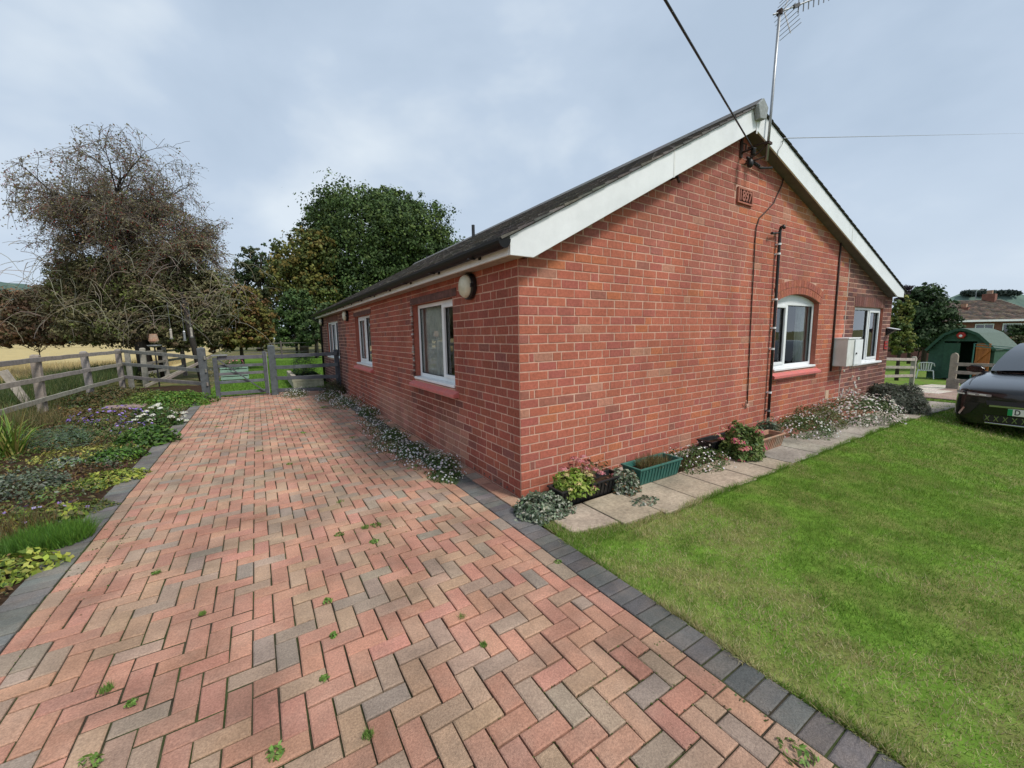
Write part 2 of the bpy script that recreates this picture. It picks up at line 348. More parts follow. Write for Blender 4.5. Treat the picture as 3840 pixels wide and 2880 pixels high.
sheet('back_lawn', np.linspace(-3.4, 16, 30), np.linspace(10.4, 40, 40), lambda x, y: -.03+.012*np.sin(x*2)*np.cos(y*1.7), 'backlawn')
def bedz(x, y): return -.012+.05*np.clip((-3.55-x)/.8, 0, 1)*(.6+.8*vnoise(x, y, 1.3, 3))
sheet('flower_bed', np.linspace(-6.2, -3.49, 24), np.linspace(-4.6, 14.4, 120), bedz, 'soil')

# ---- driveway: bedding sheet, herringbone pavers, edging blocks
drive = joinsheets('driveway', [(np.linspace(-3.5, -.172, 8), np.linspace(-4.6, 10.6, 20), lambda x, y: -.012+0*x), (np.linspace(-.172, 0.02, 3), np.linspace(-.32, 10.6, 12), lambda x, y: -.012+0*x)], 'bedding')
def chbox(lx, ly, h, ch):
    x, y = lx/2, ly/2; a, b = x-ch, y-ch
    v = [(-x, -y, -h), (x, -y, -h), (x, y, -h), (-x, y, -h), (-x, -y, -ch*.7), (x, -y, -ch*.7), (x, y, -ch*.7), (-x, y, -ch*.7), (-a, -b, 0), (a, -b, 0), (a, b, 0), (-a, b, 0)]
    f = [(0, 1, 5, 4), (1, 2, 6, 5), (2, 3, 7, 6), (3, 0, 4, 7), (4, 5, 9, 8), (5, 6, 10, 9), (6, 7, 11, 10), (7, 4, 8, 11), (8, 9, 10, 11)]
    return v, f
def one_mesh(name, v, f, mat):
    me = bpy.data.meshes.new(name); me.from_pydata(v, [], f); a = me.attributes.new('col', 'FLOAT_COLOR', 'POINT'); a.data.foreach_set('color', np.ones(len(v)*4, np.float32)); me.materials.append(MAT[mat]); return me
PAV = [(.50, .232, .165), (.515, .255, .175), (.475, .215, .155), (.48, .285, .19), (.44, .28, .19), (.37, .262, .20), (.325, .25, .20), (.285, .235, .20), (.515, .222, .165), (.41, .265, .19)]
def paver_col(x, y):
    n = vnoise(np.array([x+9]), np.array([y+9]), 1.1, 5)[0]; p = np.array([1.3, 1.2, 1.2, .8, .8, .7, .5, .35, .9, .8])
    if n > .55: p[5:8] *= 1.7
    return jit(tuple(np.array(PAV[R_.choice(len(PAV), p=p/p.sum())])*np.array((.93, 1.0, .97))*.75+np.array((.41, .25, .185))*.25), .08)
pieces = []   # x0,x1,y0,y1,name
X0, X1, Y0, Y1, c = -3.19, -.49, -4.5, 10.4, .1
na, nb = int((X1-X0)/c)+3, int((Y1-Y0)/c)+3
for a in range(-2, na):
    for b in range(-2, nb):
        s = (a+b) % 4
        if s == 0: q = (a, a+2, b, b+1)
        elif s == 2: q = (a, a+1, b, b+2)
        else: continue
        x0, x1, y0, y1 = X0+q[0]*c, X0+q[1]*c, Y0+q[2]*c, Y0+q[3]*c
        x0, x1, y0, y1 = max(x0, X0), min(x1, X1), max(y0, Y0), min(y1, Y1)
        if x1-x0 > .03 and y1-y0 > .03: pieces.append((x0, x1, y0, y1, 'paver'))
y = Y0
while y < Y1:
    pieces.append((-3.29, -3.19, y, min(y+.2, Y1), 'paver')); pieces.append((-.489, -.373, y+.07, min(y+.27, Y1), 'paver'))
    if -.28 < y < 9.7: pieces.append((-.165, -.012, y+.03, y+.23, 'paver'))
    y += .2
y = Y0
while y < 10.2:
    pieces.append((-.37, -.17, y, y+.1, 'edging_block')); 
    if y < 9.9: pieces.append((-3.495, -3.295, y, y+.1, 'edging_block'))
    y += .1
def parea(p): 
    c3 = ((p[0]+p[1])/2, (p[2]+p[3])/2, 0); return proj_area(c3, p[1]-p[0], p[3]-p[2])*(1.59/np.linalg.norm(np.array(c3)-CAM)) if in_view(c3) else 0
for kind in ('paver', 'edging_block'):
    L_ = sorted([p for p in pieces if p[4] == kind], key=parea, reverse=True); cache = {}; rest = B()
    for i, (x0, x1, y0, y1, _) in enumerate(L_):
        g = .0036; wx, wy = x1-x0-2*g+R_.uniform(-.001, .001), y1-y0-2*g; cx, cy = (x0+x1)/2+R_.uniform(-.0015, .0015), (y0+y1)/2+R_.uniform(-.0015, .0015)
        dz = R_.uniform(-.0025, .0025)+.016*(vnoise(np.array([cx+5.]), np.array([cy+5.]), .8, 11)[0]-.5)
        cc = paver_col(cx, cy) if kind == 'paver' else jit((.135, .132, .126) if cx > -1 else (.165, .16, .15), .14)
        tx, ty, rz = R_.normal(0, .011), R_.normal(0, .011), R_.normal(0, .008)
        if i < 300:
            key = (round(wx, 2), round(wy, 2))
            if key not in cache: v, f = chbox(wx, wy, .05, .006); cache[key] = one_mesh(kind, v, f, 'paver')
            o = link(kind, cache[key], drive, (cx, cy, dz)); o.rotation_euler = (tx, ty, rz); o.color = (*cc, 1)
        else:
            v, f = chbox(wx, wy, .05, .006); rest.add([(p[0]+cx+rz*-p[1], p[1]+cy+rz*p[0], p[2]+dz+tx*p[1]-ty*p[0]) for p in v], f, cc)
    if rest.V: tag(rest.build('far_pavers' if kind == 'paver' else 'far_edging', 'paver', drive), kind='stuff')

# ---- slab path along the gable
path = joinsheets('garden_path', [(np.linspace(-.05, 12.6, 40), np.linspace(-.79, .0, 8), lambda x, y: terr(x, y*0)-.018), (np.linspace(.95, 12.6, 40), np.linspace(-.985, -.79, 3), lambda x, y: terr(x, y*0)-.018)], 'soil')
js = [-.04, .42, .88, 1.40, 1.88, 2.42, 2.86, 3.26, 3.95, 4.42, 5.0, 5.55, 6.1, 6.65, 7.2, 7.8, 8.4, 9.0, 9.6, 10.2, 10.8, 11.4, 12.0]
for i in range(len(js)-1):
    a, b = js[i]+.008, js[i+1]-.008; fy = -.80 if i == 0 else -.93 if i == 1 else -1.0; by = -.40
    z = float(terr((a+b)/2, -.5))+R_.uniform(-.004, .006)
    bb = B(); sl = -.03 if i == 0 else 0
    v = [(a, fy+.02, z-.05), (b, fy+sl*2, z-.05), (b, by, z-.05), (a, by, z-.05), (a, fy+.02, z), (b, fy+sl*2, z), (b, by, z), (a, by, z)]
    bb.add(v, [(0, 3, 2, 1), (4, 5, 6, 7), (0, 1, 5, 4), (1, 2, 6, 5), (2, 3, 7, 6), (3, 0, 4, 7)], (1, 1, 1)); o = bb.build('slab', 'slab', path, bevel=.006); 
    cc = jit((.39, .325, .245) if i < 7 else (.33, .295, .25), .06); o.color = (*cc, 1)
    co = np.tile(np.array([*cc, 1], np.float32), (len(o.data.vertices), 1)); o.color = (1, 1, 1, 1); o.data.attributes['col'].data.foreach_set('color', co.ravel())
# brick strip between slabs and wall at the right part
st = B()
for i in range(24):
    x = 4.35+i*.23
    for j in range(3):
        y0 = -.385+j*.12; z = float(terr(x, -.3))-.004; v, f = chbox(.218, .108, .05, .004); sh = .11*(j % 2)
        st.add([(p[0]+x+sh, p[1]+y0+.055, p[2]+z) for p in v], f, jit((.36, .16, .12), .15))
st.build('brick_strip', 'paver', path)

# ================================================================== BUNGALOW
house = thing('brick_bungalow', (5.0, 6.5, 0), 'long red brick bungalow with white bargeboards, slate roof and a gable dated 1897', 'house')
CP = .088; GX1 = 10.12; SY1 = 12.85; AX = 3.6
def lowL(x): return 4.15-.5387*(AX-x)
def lowR(x): return 4.15-.307*(x-AX)
def wall_top(x): return min(lowL(x), lowR(x))+.12
ARCH = (4.83, 6.33, 2.04, 2.165)     # x0,x1,spring,crown
def arch_z(x, extra=0.0):
    x0, x1, zs, zc = ARCH; h = (x1-x0)/2; rise = zc-zs; Rr = (h*h+rise*rise)/(2*rise); cx = (x0+x1)/2; cz = zc-Rr
    d = (Rr+extra)**2-(x-cx)**2; return cz+math.sqrt(max(d, 0))
GH = [dict(a0=4.83, a1=6.33, z0=.92, z1=2.04, arch=True), dict(a0=7.96, a1=9.60, z0=.83, z1=2.02, arch=False)]
SH = [dict(a0=1.45, a1=2.93, z0=.92, z1=2.05), dict(a0=5.65, a1=7.15, z0=.93, z1=2.06), dict(a0=9.55, a1=11.6, z0=.92, z1=2.07)]
def WG(a, d, z): return (a, d, z)
def WS(a, d, z): return (d, a, z)
def wall_mesh(name, W, a_end, holes, top, apex, mat, flip):
    bb = B(); br = {-.003, a_end}
    if apex: br |= {apex}
    for h in holes:
        br |= {h['a0'], h['a1']}
        if h.get('arch'): br |= set(np.linspace(h['a0'], h['a1'], 13))
    br = sorted(br)
    def quad(a0, a1, zl0, zl1, zh0, zh1):
        v = [W(a0, 0, zl0), W(a1, 0, zl1), W(a1, 0, zh1), W(a0, 0, zh0)]; bb.add(v, [(0, 1, 2, 3) if not flip else (3, 2, 1, 0)])
    for a0, a1 in zip(br[:-1], br[1:]):
        mid = (a0+a1)/2; hs = [h for h in holes if h['a0'] < mid < h['a1']]
        t0, t1 = top(a0+1e-6), top(a1-1e-6)
        if not hs: quad(a0, a1, -.5, -.5, t0, t1)
        else:
            h = hs[0]; quad(a0, a1, -.5, -.5, h['z0'], h['z0'])
            z0, z1 = (arch_z(a0), arch_z(a1)) if h.get('arch') else (h['z1'], h['z1']); quad(a0, a1, z0, z1, t0, t1)
    return bb.build(name, mat, house)
gable = wall_mesh('gable_wall', WG, GX1, GH, wall_top, AX, 'mortar', False)
sidew = wall_mesh('side_wall', WS, SY1, SH, lambda a: 2.36, None, 'mortar', True)
# rear / far walls so that the house is closed
bb = B(); bb.add([(GX1, 0, -.6), (GX1, SY1, -.6), (GX1, SY1, 2.2), (GX1, 0, 2.2)], [(0, 1, 2, 3)]); bb.add([(0, SY1, -.5), (GX1, SY1, -.5), (GX1, SY1, wall_top(GX1)), (AX, SY1, wall_top(AX)), (0, SY1, 2.2)], [(4, 3, 2, 1, 0)]); bb.build('rear_wall', 'farbrick', house)

def course(k, L_, side):
    S_, H_ = .2257, .1125; t = (k+(1 if side else 0)) % 4; seq = []; a = -.004 if not side else .002
    seed = [S_] if t == 0 else [H_] if t == 1 else [S_] if t == 2 else [H_, .06]
    for s in seed: seq.append((a, a+s)); a += s
    i = 0
    while a < L_:
        if t == 3: s = S_ if i % 2 == 0 else H_
        else: s = S_ if R_.random() > .06 else H_
        s *= 1+R_.uniform(-.02, .02); seq.append((a, min(a+s, L_))); a += s; i += 1
    return seq
def cut(iv, holes):
    outl = [iv]
    for h0, h1 in holes:
        nxt = []
        for a, b in outl:
            if b <= h0 or a >= h1: nxt.append((a, b)); continue
            if a < h0: nxt.append((a, h0))
            if b > h1: nxt.append((h1, b))
        outl = nxt
    return [(a, b) for a, b in outl if b-a > .028]
def bricks_for(side):
    res = []
    for k in range(-5, 50):
        zb = k*CP; zt = zb+CP; zm = (zb+zt)/2
        if side and zt > 2.4: continue
        L_ = SY1 if side else GX1
        hs = []
        for h in (SH if side else GH):
            if h.get('arch'):
                if h['z0']-.01 <= zm <= h['z1']: hs.append((h['a0'], h['a1']))
                ext = .24
                if zm > 1.98:
                    xs = [x for x in np.linspace(h['a0']-.12, h['a1']+.12, 60) if arch_z(min(max(x, h['a0']), h['a1']), 0)+ext > zm]
                    if xs and zm < ARCH[3]+ext: hs.append((min(xs) if zm > 2.1 else h['a0']-.04, max(xs) if zm > 2.1 else h['a1']+.04))
            elif h['z0']-.02 <= zm <= h['z1']+.02: hs.append((h['a0'], h['a1']))
            elif not side and h['z1'] < zm < h['z1']+.21 and not h.get('arch'): hs.append((h['a0']-.06, h['a1']+.06))   # soldier course
            elif side and h['a0'] < 9 and h['z1'] <= zm < h['z1']+.105: hs.append((h['a0']-.13, h['a1']+.06))           # lintel
            elif side and h['a0'] > 9 and h['z1'] <= zm < h['z1']+.2: hs.append((h['a0']-.05, h['a1']+.05))
        if not side and 3.48-.09 < zm+.06 and 3.27 < zm < 3.53: hs.append((3.50, 3.91))                                  # date stone
        if not side and .28 < zm < .45: hs.append((6.88, 7.03))
        for iv in course(k, L_, side):
            for a, b in cut(iv, hs):
                if not side and zt > min(wall_top(a+.005), wall_top(b-.005))+.02: 
                    if zb > min(wall_top(a), wall_top(b))-.06: continue
                    if zt > min(wall_top(a), wall_top(b))+.07: continue
                if b-a < .03: continue
                res.append((a+.0052, b-.0052, zb+.005, zt-.0058, k))
    return res
def gcol(x, z):
    n = vnoise(np.array([x+3.]), np.array([z+3.]), .7, 21)[0]; n2 = vnoise(np.array([x+3.]), np.array([z+3.]), 2.1, 22)[0]
    if x > 7.5:   # later brickwork on the right
        return jit([(.20, .085, .068), (.17, .08, .068), (.235, .10, .075), (.14, .07, .062), (.26, .12, .095)][R_.integers(5)], .16)
    if (4.7 < x < 6.4 and z > lowR(x)-.32 and R_.random() < .8) or (7.12 < x and 2.05 < z < 3.0 and R_.random() < .6): return jit([(.45, .18, .085), (.42, .15, .08), (.38, .13, .09), (.46, .24, .16)][R_.integers(4)], .10)
    r = R_.random()
    if r < .025: c_ = (.44, .205, .14)
    elif r < .10: c_ = (.47, .155, .08)
    elif r < .13: c_ = (.32, .125, .092)
    elif r < .13+.45*n: c_ = (.385, .12, .09)
    else: c_ = (.43, .137, .088)
    if z > 2.2 and n2 > .4: c_ = tuple(np.array(c_)*.6+np.array((.31, .125, .11))*.4)  # plum cast of sky light put into the upper bricks' colour
    return jit(c_, .07)
def scol(y_, z):  # darker than gcol: the side wall's weaker light is put into the colour
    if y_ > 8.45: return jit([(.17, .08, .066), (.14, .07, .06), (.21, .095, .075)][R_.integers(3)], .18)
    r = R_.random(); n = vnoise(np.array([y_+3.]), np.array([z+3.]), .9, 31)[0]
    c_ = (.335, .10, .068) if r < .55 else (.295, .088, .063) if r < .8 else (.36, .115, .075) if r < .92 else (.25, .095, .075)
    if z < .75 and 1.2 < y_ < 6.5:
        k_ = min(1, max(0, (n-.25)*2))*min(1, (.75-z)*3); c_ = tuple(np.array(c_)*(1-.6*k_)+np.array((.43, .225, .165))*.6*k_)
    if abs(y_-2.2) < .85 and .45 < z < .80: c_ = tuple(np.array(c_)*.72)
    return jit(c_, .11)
allb = [('g', *b) for b in bricks_for(False)]+[('s', *b) for b in bricks_for(True)]
def barea(b):
    f, a0, a1, z0, z1, k = b; c3 = (((a0+a1)/2, 0, (z0+z1)/2) if f == 'g' else (0, (a0+a1)/2, (z0+z1)/2)); d = np.array(c3)-CAM
    cosv = abs(d[1] if f == 'g' else d[0])/np.linalg.norm(d)
    return proj_area(c3, a1-a0, z1-z0)*cosv if in_view(c3, 0) and z0 > .05 else 0
order = sorted(range(len(allb)), key=lambda i: barea(allb[i]), reverse=True); solo = set(order[:300])
cache = {}; rest = {'g': B(), 's': B()}
for i, (f, a0, a1, z0, z1, k) in enumerate(allb):
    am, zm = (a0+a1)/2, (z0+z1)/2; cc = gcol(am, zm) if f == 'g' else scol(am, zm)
    wv = .0025*math.sin(am*1.7+k)+.002*math.sin(am*4.1+k*2.3); z0 += wv; z1 += wv; pr = .0028+R_.uniform(-.001, .0016)
    wl, hl = a1-a0, z1-z0
    # local: face normal is +z of chbox ; x -> along wall, y -> up
    v, fc = chbox(wl, hl, .045, .0035)
    def mapv(p, am=am, zm=zm, pr=pr, f=f):
        return (am+p[0], -(p[2]+pr), zm+p[1]) if f == 'g' else (-(p[2]+pr), am-p[0], zm+p[1])
    if i in solo:
        key = (f, round(wl, 2))
        if key not in cache:
            vv = [(p[0], -p[2], p[1]) if f == 'g' else (-p[2], -p[0], p[1]) for p in chbox(wl, hl, .045, .0035)[0]]
            cache[key] = one_mesh('brick', vv, fc, 'brick')
        par = gable if f == 'g' else sidew; wpos = np.array(mapv((0, 0, 0)))-OFF[par]
        o = link('brick', cache[key], par, tuple(wpos)); o.scale = (wl/key[1], 1, 1) if f == 'g' else (1, wl/key[1], 1); o.color = (*cc, 1)
        o.rotation_euler = (R_.normal(0, .006), 0, R_.normal(0, .006)) if f == 'g' else (0, R_.normal(0, .006), R_.normal(0, .006))
    else: rest[f].add([mapv(p) for p in v], fc, cc)
tag(rest['g'].build('far_bricks', 'brick', gable), kind='stuff'); tag(rest['s'].build('far_bricks', 'brick', sidew), kind='stuff')
# arch rings over the gable window
ab = B(); x0, x1, zs, zc = ARCH; h = (x1-x0)/2; rise = zc-zs; Rr = (h*h+rise*rise)/(2*rise); cx = (x0+x1)/2; cz = zc-Rr; am = math.asin(h/Rr)+.03
for ring in range(2):
    r0 = Rr+.004+ring*.115; r1 = r0+.106; n = 20
    for i in range(n):
        t0 = -am+2*am*i/n+.0016; t1 = -am+2*am*(i+1)/n-.0016; pr = -.008-R_.uniform(0, .003)
        q = [(cx+r*math.sin(t), cz+r*math.cos(t)) for r, t in ((r0, t0), (r0, t1), (r1, t1), (r1, t0))]
        b1 = B(); b1.prism(q, 'y', pr, .04, jit([(.40, .13, .087), (.37, .125, .09), (.43, .145, .092)][R_.integers(3)], .1)); b1.build('arch_brick', 'brick', gable)
# soldier bricks over the right gable window and the far side window
for f, a0, a1, zt, n in (('g', 7.92, 9.64, 2.03, 15), ('s', 9.5, 11.65, 2.08, 18)):
    for i in range(n):
        p0 = a0+(a1-a0)*i/n+.005; p1 = a0+(a1-a0)*(i+1)/n-.005; b1 = B(); cc = jit((.19, .085, .07), .2)
        if f == 'g': b1.box(p0, p1, -.009, .04, zt, zt+.19, cc)
        else: b1.box(-.009, .04, p0, p1, zt, zt+.19, cc)
        b1.build('soldier_brick', 'brick', gable if f == 'g' else sidew)
# vent brick, grey plinth fillet, straight joint of the later brickwork
b1 = B(); b1.box(6.885, 7.025, -.007, .03, .285, .445, (.62, .45, .32)); b1.build('vent_brick', 'brick', gable)
b1 = B(); b1.prism([(-.045, -.03), (-.045, .0), (.0, .05), (.02, -.03)], 'x', 1.05, 7.45, (.5, .45, .38)); b1.build('mortar_fillet', 'mortar_grey', gable)
b1 = B(); b1.box(7.50, 7.535, -.004, .02, -.05, 2.9, (1, 1, 1)); b1.build('straight_joint', 'mortar_grey', gable)
for (a, z, l_, hh) in ((7.56, .05, .9, .8),):
    b1 = B()
    for i in range(22):
        x = a+R_.uniform(0, l_); zz = z+R_.uniform(0, hh); b1.box(x, x+R_.uniform(.03, .1), -.012, .0, zz, zz+R_.uniform(.01, .06), jit((.42, .39, .36), .2))
    tag(b1.build('mortar_smear', 'brick', gable), kind='stuff')
b1 = B()
for i in range(40):
    x = 1.3+i*.115
    if x < 4.6: b1.lathe([(.011, 0), (.011, .003)], (x, -.008-.003, -.045+CP*1.0), (0, -1, 0), 8)
for i in range(8): b1.lathe([(.011, 0), (.011, .003)], (-.0125, .12+i*.12, .045), (-1, 0, 0), 8)
b1.build('injection_hole', 'dark', gable)
# date stone
dp = B(); dp.box(3.515, 3.895, -.012, .03, 3.29, 3.49, (.33, .12, .09)); pl = dp.build('date_stone', 'brick', gable, bevel=.004)
b1 = B()
b1.box(3.515, 3.895, -.03, -.012, 3.468, 3.49, (.36, .14, .10)); b1.box(3.515, 3.895, -.03, -.012, 3.29, 3.31, (.36, .14, .10)); b1.box(3.515, 3.545, -.03, -.012, 3.31, 3.468, (.36, .14, .10)); b1.box(3.865, 3.895, -.03, -.012, 3.31, 3.468, (.36, .14, .10)); b1.build('date_stone_rim', 'brick', gable)
b1 = B(); b1.box(3.546, 3.864, -.0145, -.012, 3.311, 3.467, (.045, .014, .012)); b1.build('date_stone_panel', 'brick', gable)
mt_num = M('date_numerals', (.34, .13, .095), .85, .15, 40)
text_mesh('date_numerals', '1897', .185, mt_num, gable, Matrix.Translation((3.705, -.020, 3.389)) @ Matrix.Rotation(math.pi/2, 4, 'X'), .006, .86)

# ---- windows
def ring(bb, W, a0, a1, z0, z1, t, d0, d1, tb=None, tt=None):
    tb = tb or t; tt = tt or t
    def bx(p0, p1, q0, q1):
        A = W(p0, d0, q0); Bq = W(p1, d1, q1); bb.box(min(A[0], Bq[0]), max(A[0], Bq[0]), min(A[1], Bq[1]), max(A[1], Bq[1]), q0, q1)
    bx(a0, a0+t, z0, z1); bx(a1-t, a1, z0, z1); bx(a0+t, a1-t, z0, z0+tb); bx(a0+t, a1-t, z1-tt, z1)
def bxw(bb, W, p0, p1, d0, d1, q0, q1, c=None):
    A = W(p0, d0, q0); Q = W(p1, d1, q1); bb.box(min(A[0], Q[0]), max(A[0], Q[0]), min(A[1], Q[1]), max(A[1], Q[1]), q0, q1, c)
def window(W, h, mull, sash, label, sill, rec=.075, curtain=None, wallpart=None):
    a0, a1, z0, z1 = h['a0']+.004, h['a1']-.004, h['z0'], h['z1']-.003; fz0 = z0+.05
    bb = B(); ring(bb, W, a0, a1, fz0, z1, .05, rec, rec+.07)
    o = bb.build('window', 'white', house, bevel=.005); o['label'] = label
    edges = [a0+.05]+[x for mm in mull for x in (mm-.03, mm+.03)]+[a1-.05]
    for mm in mull:
        b1 = B(); bxw(b1, W, mm-.03, mm+.03, rec+.002, rec+.066, fz0+.05, z1-.05); b1.build('mullion', 'white', o, bevel=.004)
    for i in range(0, len(edges), 2):
        p0, p1 = edges[i], edges[i+1]; s = (i//2) in sash; q0, q1 = fz0+.05, z1-.05
        if s:
            b1 = B(); ring(b1, W, p0+.001, p1-.001, q0, q1, .045, rec-.012, rec+.045); b1.build('sash', 'white', o, bevel=.005); p0 += .046; p1 -= .046; q0 += .046; q1 -= .046
        b1 = B(); v = [W(p0, rec+.03, q0), W(p1, rec+.03, q0), W(p1, rec+.03, q1), W(p0, rec+.03, q1)]; b1.add(v, [(0, 1, 2, 3) if W is WG else (3, 2, 1, 0)]); b1.build('pane', 'glass', o)
        b1 = B(); ring(b1, W, p0+.0005, p1-.0005, q0+.0005, q1-.0005, .008, rec+.015, rec+.029); b1.build('gasket', 'black', o)
    b1 = B(); bxw(b1, W, a0-.01 if sill == 'pvc' else a0, a1+.01 if sill == 'pvc' else a1, -.055 if sill == 'pvc' else -.02, rec+.07, z0+.012, z0+.049); b1.build('window_board', 'white', o, bevel=.008)
    if sill == 'red':
        prof = [(-.075, z0-.10), (-.075, z0-.055), (.06, z0+.011), (.06, z0-.10)]
        b1 = B(); e0, e1 = h['a0']-.1, h['a1']+.1
        vs = [W(e, d, z) for e in (e0, e1) for d, z in prof]; b1.add(vs, [(0, 1, 2, 3), (7, 6, 5, 4), (0, 4, 5, 1), (1, 5, 6, 2), (2, 6, 7, 3), (3, 7, 4, 0)]); so = b1.build('sill', 'pink', o, bevel=.006); so['label'] = 'sloping pink-red painted sill'
    # reveals and the room behind
    b1 = B(); cc = (.40, .13, .09) if W is WG else (.33, .105, .075)  # side reveals repeat the shade painted into the side-wall bricks
    def q4(*pts): b1.add(pts, [(0, 1, 2, 3)], cc)
    e0, e1 = h['a0'], h['a1']
    dm = rec+.055
    def lining(d0, d1):
        q4(W(e0, d0, z0-.1), W(e0, d1, z0-.1), W(e0, d1, z1+.003), W(e0, d0, z1+.003)); q4(W(e1, d0, z0-.1), W(e1, d1, z0-.1), W(e1, d1, z1+.003), W(e1, d0, z1+.003))
        if not h.get('arch'): q4(W(e0, d0, h['z1']), W(e1, d0, h['z1']), W(e1, d1, h['z1']), W(e0, d1, h['z1']))
        q4(W(e0, d0-.001, z0+.008), W(e1, d0-.001, z0+.008), W(e1, d1, z0+.008), W(e0, d1, z0+.008))
    lining(0, dm)
    b0_ = b1; b1 = B(); lining(dm, .3); b1.build('plaster_reveal', 'plaster', o); b1 = b0_
    b1.build('reveal', 'brick', o)
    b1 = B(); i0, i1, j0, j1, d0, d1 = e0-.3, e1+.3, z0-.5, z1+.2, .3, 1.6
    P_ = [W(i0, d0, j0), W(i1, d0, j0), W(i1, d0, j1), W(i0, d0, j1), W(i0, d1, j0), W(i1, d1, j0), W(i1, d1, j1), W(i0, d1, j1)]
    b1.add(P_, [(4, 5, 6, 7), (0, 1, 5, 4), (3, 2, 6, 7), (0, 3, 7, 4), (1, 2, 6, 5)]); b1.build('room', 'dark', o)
    if curtain:
        for c0, c1 in curtain:
            n = 60; xs = np.linspace(c0, c1, n); b1 = B(); vs = []
            for i, x in enumerate(xs):
                d = rec+.115+.022*math.sin(i*1.15)+.010*math.sin(i*2.7+1)
                flare = .02*math.sin(i*.3)
                vs += [W(x, d, z0-.2), W(x+flare*.3, d*1.0, z1+.1)]
            b1.add(vs, [(2*i, 2*i+2, 2*i+3, 2*i+1) for i in range(n-1)]); b1.build('curtain', 'curtain', o, smooth=True)
    return o
wg1 = window(WG, GH[0], [5.34], [0], 'arched white window in the gable with a pink sill', 'red', curtain=[(5.95, 6.31)])
# white arch head panel above the gable window
b1 = B(); xs = np.linspace(ARCH[0]+.004, ARCH[1]-.004, 13); poly = [(x, arch_z(x)-.004) for x in xs][::-1]; poly = [(ARCH[0]+.004, 2.038), (ARCH[1]-.004, 2.038)]+poly
b1.prism(poly, 'y', .078, .14); b1.build('arch_panel', 'white', wg1)
b1 = B(); vs = []
for x in np.linspace(ARCH[0], ARCH[1], 13): vs += [(x, 0, arch_z(x)), (x, .3, arch_z(x))]
b1.add(vs, [(2*i, 2*i+1, 2*i+3, 2*i+2) for i in range(12)], (.28, .10, .075)); b1.build('arch_soffit', 'brick', wg1)
window(WG, GH[1], [8.90], [1], 'white window beside the meter cabinet with white sill', 'pvc', rec=.05)
window(WS, SH[0], [1.98], [0], 'near side window with pale curtains', 'red', rec=.085, curtain=[(2.08, 2.92), (1.47, 1.66)])
window(WS, SH[1], [6.42], [1], 'middle side window', 'red', rec=.085, curtain=[(6.5, 7.13)])
window(WS, SH[2], [10.2, 10.95], [1], 'far side window', 'pvc', rec=.045, curtain=[(10.9, 11.5)])
for h in SH[:2]:
    b1 = B(); b1.box(-.014, .05, h['a0']-.13, h['a1']+.06, h['z1']+.003, h['z1']+.098); b1.build('lintel', 'lintel', sidew, bevel=.006)
# rough mortar edges beside the near window
b1 = B()
for i in range(46):
    zz = .95+i*.025; b1.box(-.012-R_.uniform(0, .006), .01, 2.93, 2.93+R_.uniform(.02, .09), zz, zz+R_.uniform(.01, .026), jit([(.30, .25, .22), (.42, .38, .34), (.13, .05, .045), (.16, .06, .05)][R_.integers(4)], .2))
b1.build('patched_edge', 'brick', sidew)

# ---- roof
def topL(x): return 4.43-.532*(AX-x)
def topR(x): return 4.43-.307*(x-AX)
rb = B(); y0, y1 = -.19, SY1+.12
rb.prism([(-.26, topL(-.26)+.0), (AX, 4.43), (10.3, topR(10.3)), (10.3, topR(10.3)-.06), (AX, 4.36), (-.26, topL(-.26)-.06)], 'y', y0+.02, y1)
roof = rb.build('roof', 'dark', house)
sl = B(); g = .19; n = int(3.9/ (g*.883))
L0 = math.hypot(3.86, topL(AX)-topL(-.26)); dx = (AX+.26)/L0; dz = (4.43-topL(-.26))/L0; nx, nz = -dz, dx
row = 0; s = -.03
while s < L0-.06:
    yy = y0-.01+(.13 if row % 2 else 0)-.13
    while yy < y1:
        a, b_ = max(yy+.003, y0-.012), min(yy+.257, y1)
        if b_-a > .05:
            t0 = .022+R_.uniform(0, .004); t1 = .012; s1 = min(s+g+.03, L0)
            p = lambda ss, tt, q: (-.26+dx*ss+nx*tt, q, topL(-.26)+dz*ss+nz*tt)
            lf = R_.uniform(-.0, .003)
            sl.add([p(s, .002, a), p(s, .002, b_), p(s1, .0, b_), p(s1, .0, a), p(s, t0+lf, a), p(s, t0, b_), p(s1, t1, b_), p(s1, t1, a)], [(4, 5, 6, 7)[::-1], (0, 1, 5, 4)[::-1], (1, 2, 6, 5)[::-1], (3, 0, 4, 7)[::-1]], jit([(.105, .098, .092), (.085, .08, .078), (.13, .118, .105), (.10, .09, .08)][R_.integers(4)], .2))
        yy += .26
    row += 1; s += g
tag(sl.build('slates', 'slate', roof), kind='stuff')
sl = B(); s = 0
while s < 6.75:
    x = 10.32-s*.956; sl.add([(x+.0, y0-.01, topR(x)+.02), (x, y1, topR(x)+.02), (x-.2, y1, topR(x-.2)+.008), (x-.2, y0-.01, topR(x-.2)+.008), (x, y0-.01, topR(x)-.002), (x, y1, topR(x)-.002)], [(0, 1, 2, 3), (0, 4, 5, 1)], jit((.10, .095, .09), .12)); s += .19
tag(sl.build('slates', 'slate', roof), kind='stuff')
rg = B(); yy = y0-.03
while yy < y1:
    l_ = min(.45, y1-yy)
    rg.prism([(AX-.13, 4.40), (AX, 4.505), (AX+.13, 4.42), (AX+.12, 4.40), (AX, 4.485), (AX-.12, 4.385)], 'y', yy+.004, yy+l_-.004, jit((.11, .105, .10), .1)); yy += .45
rg.build('ridge_tiles', 'slate', roof)
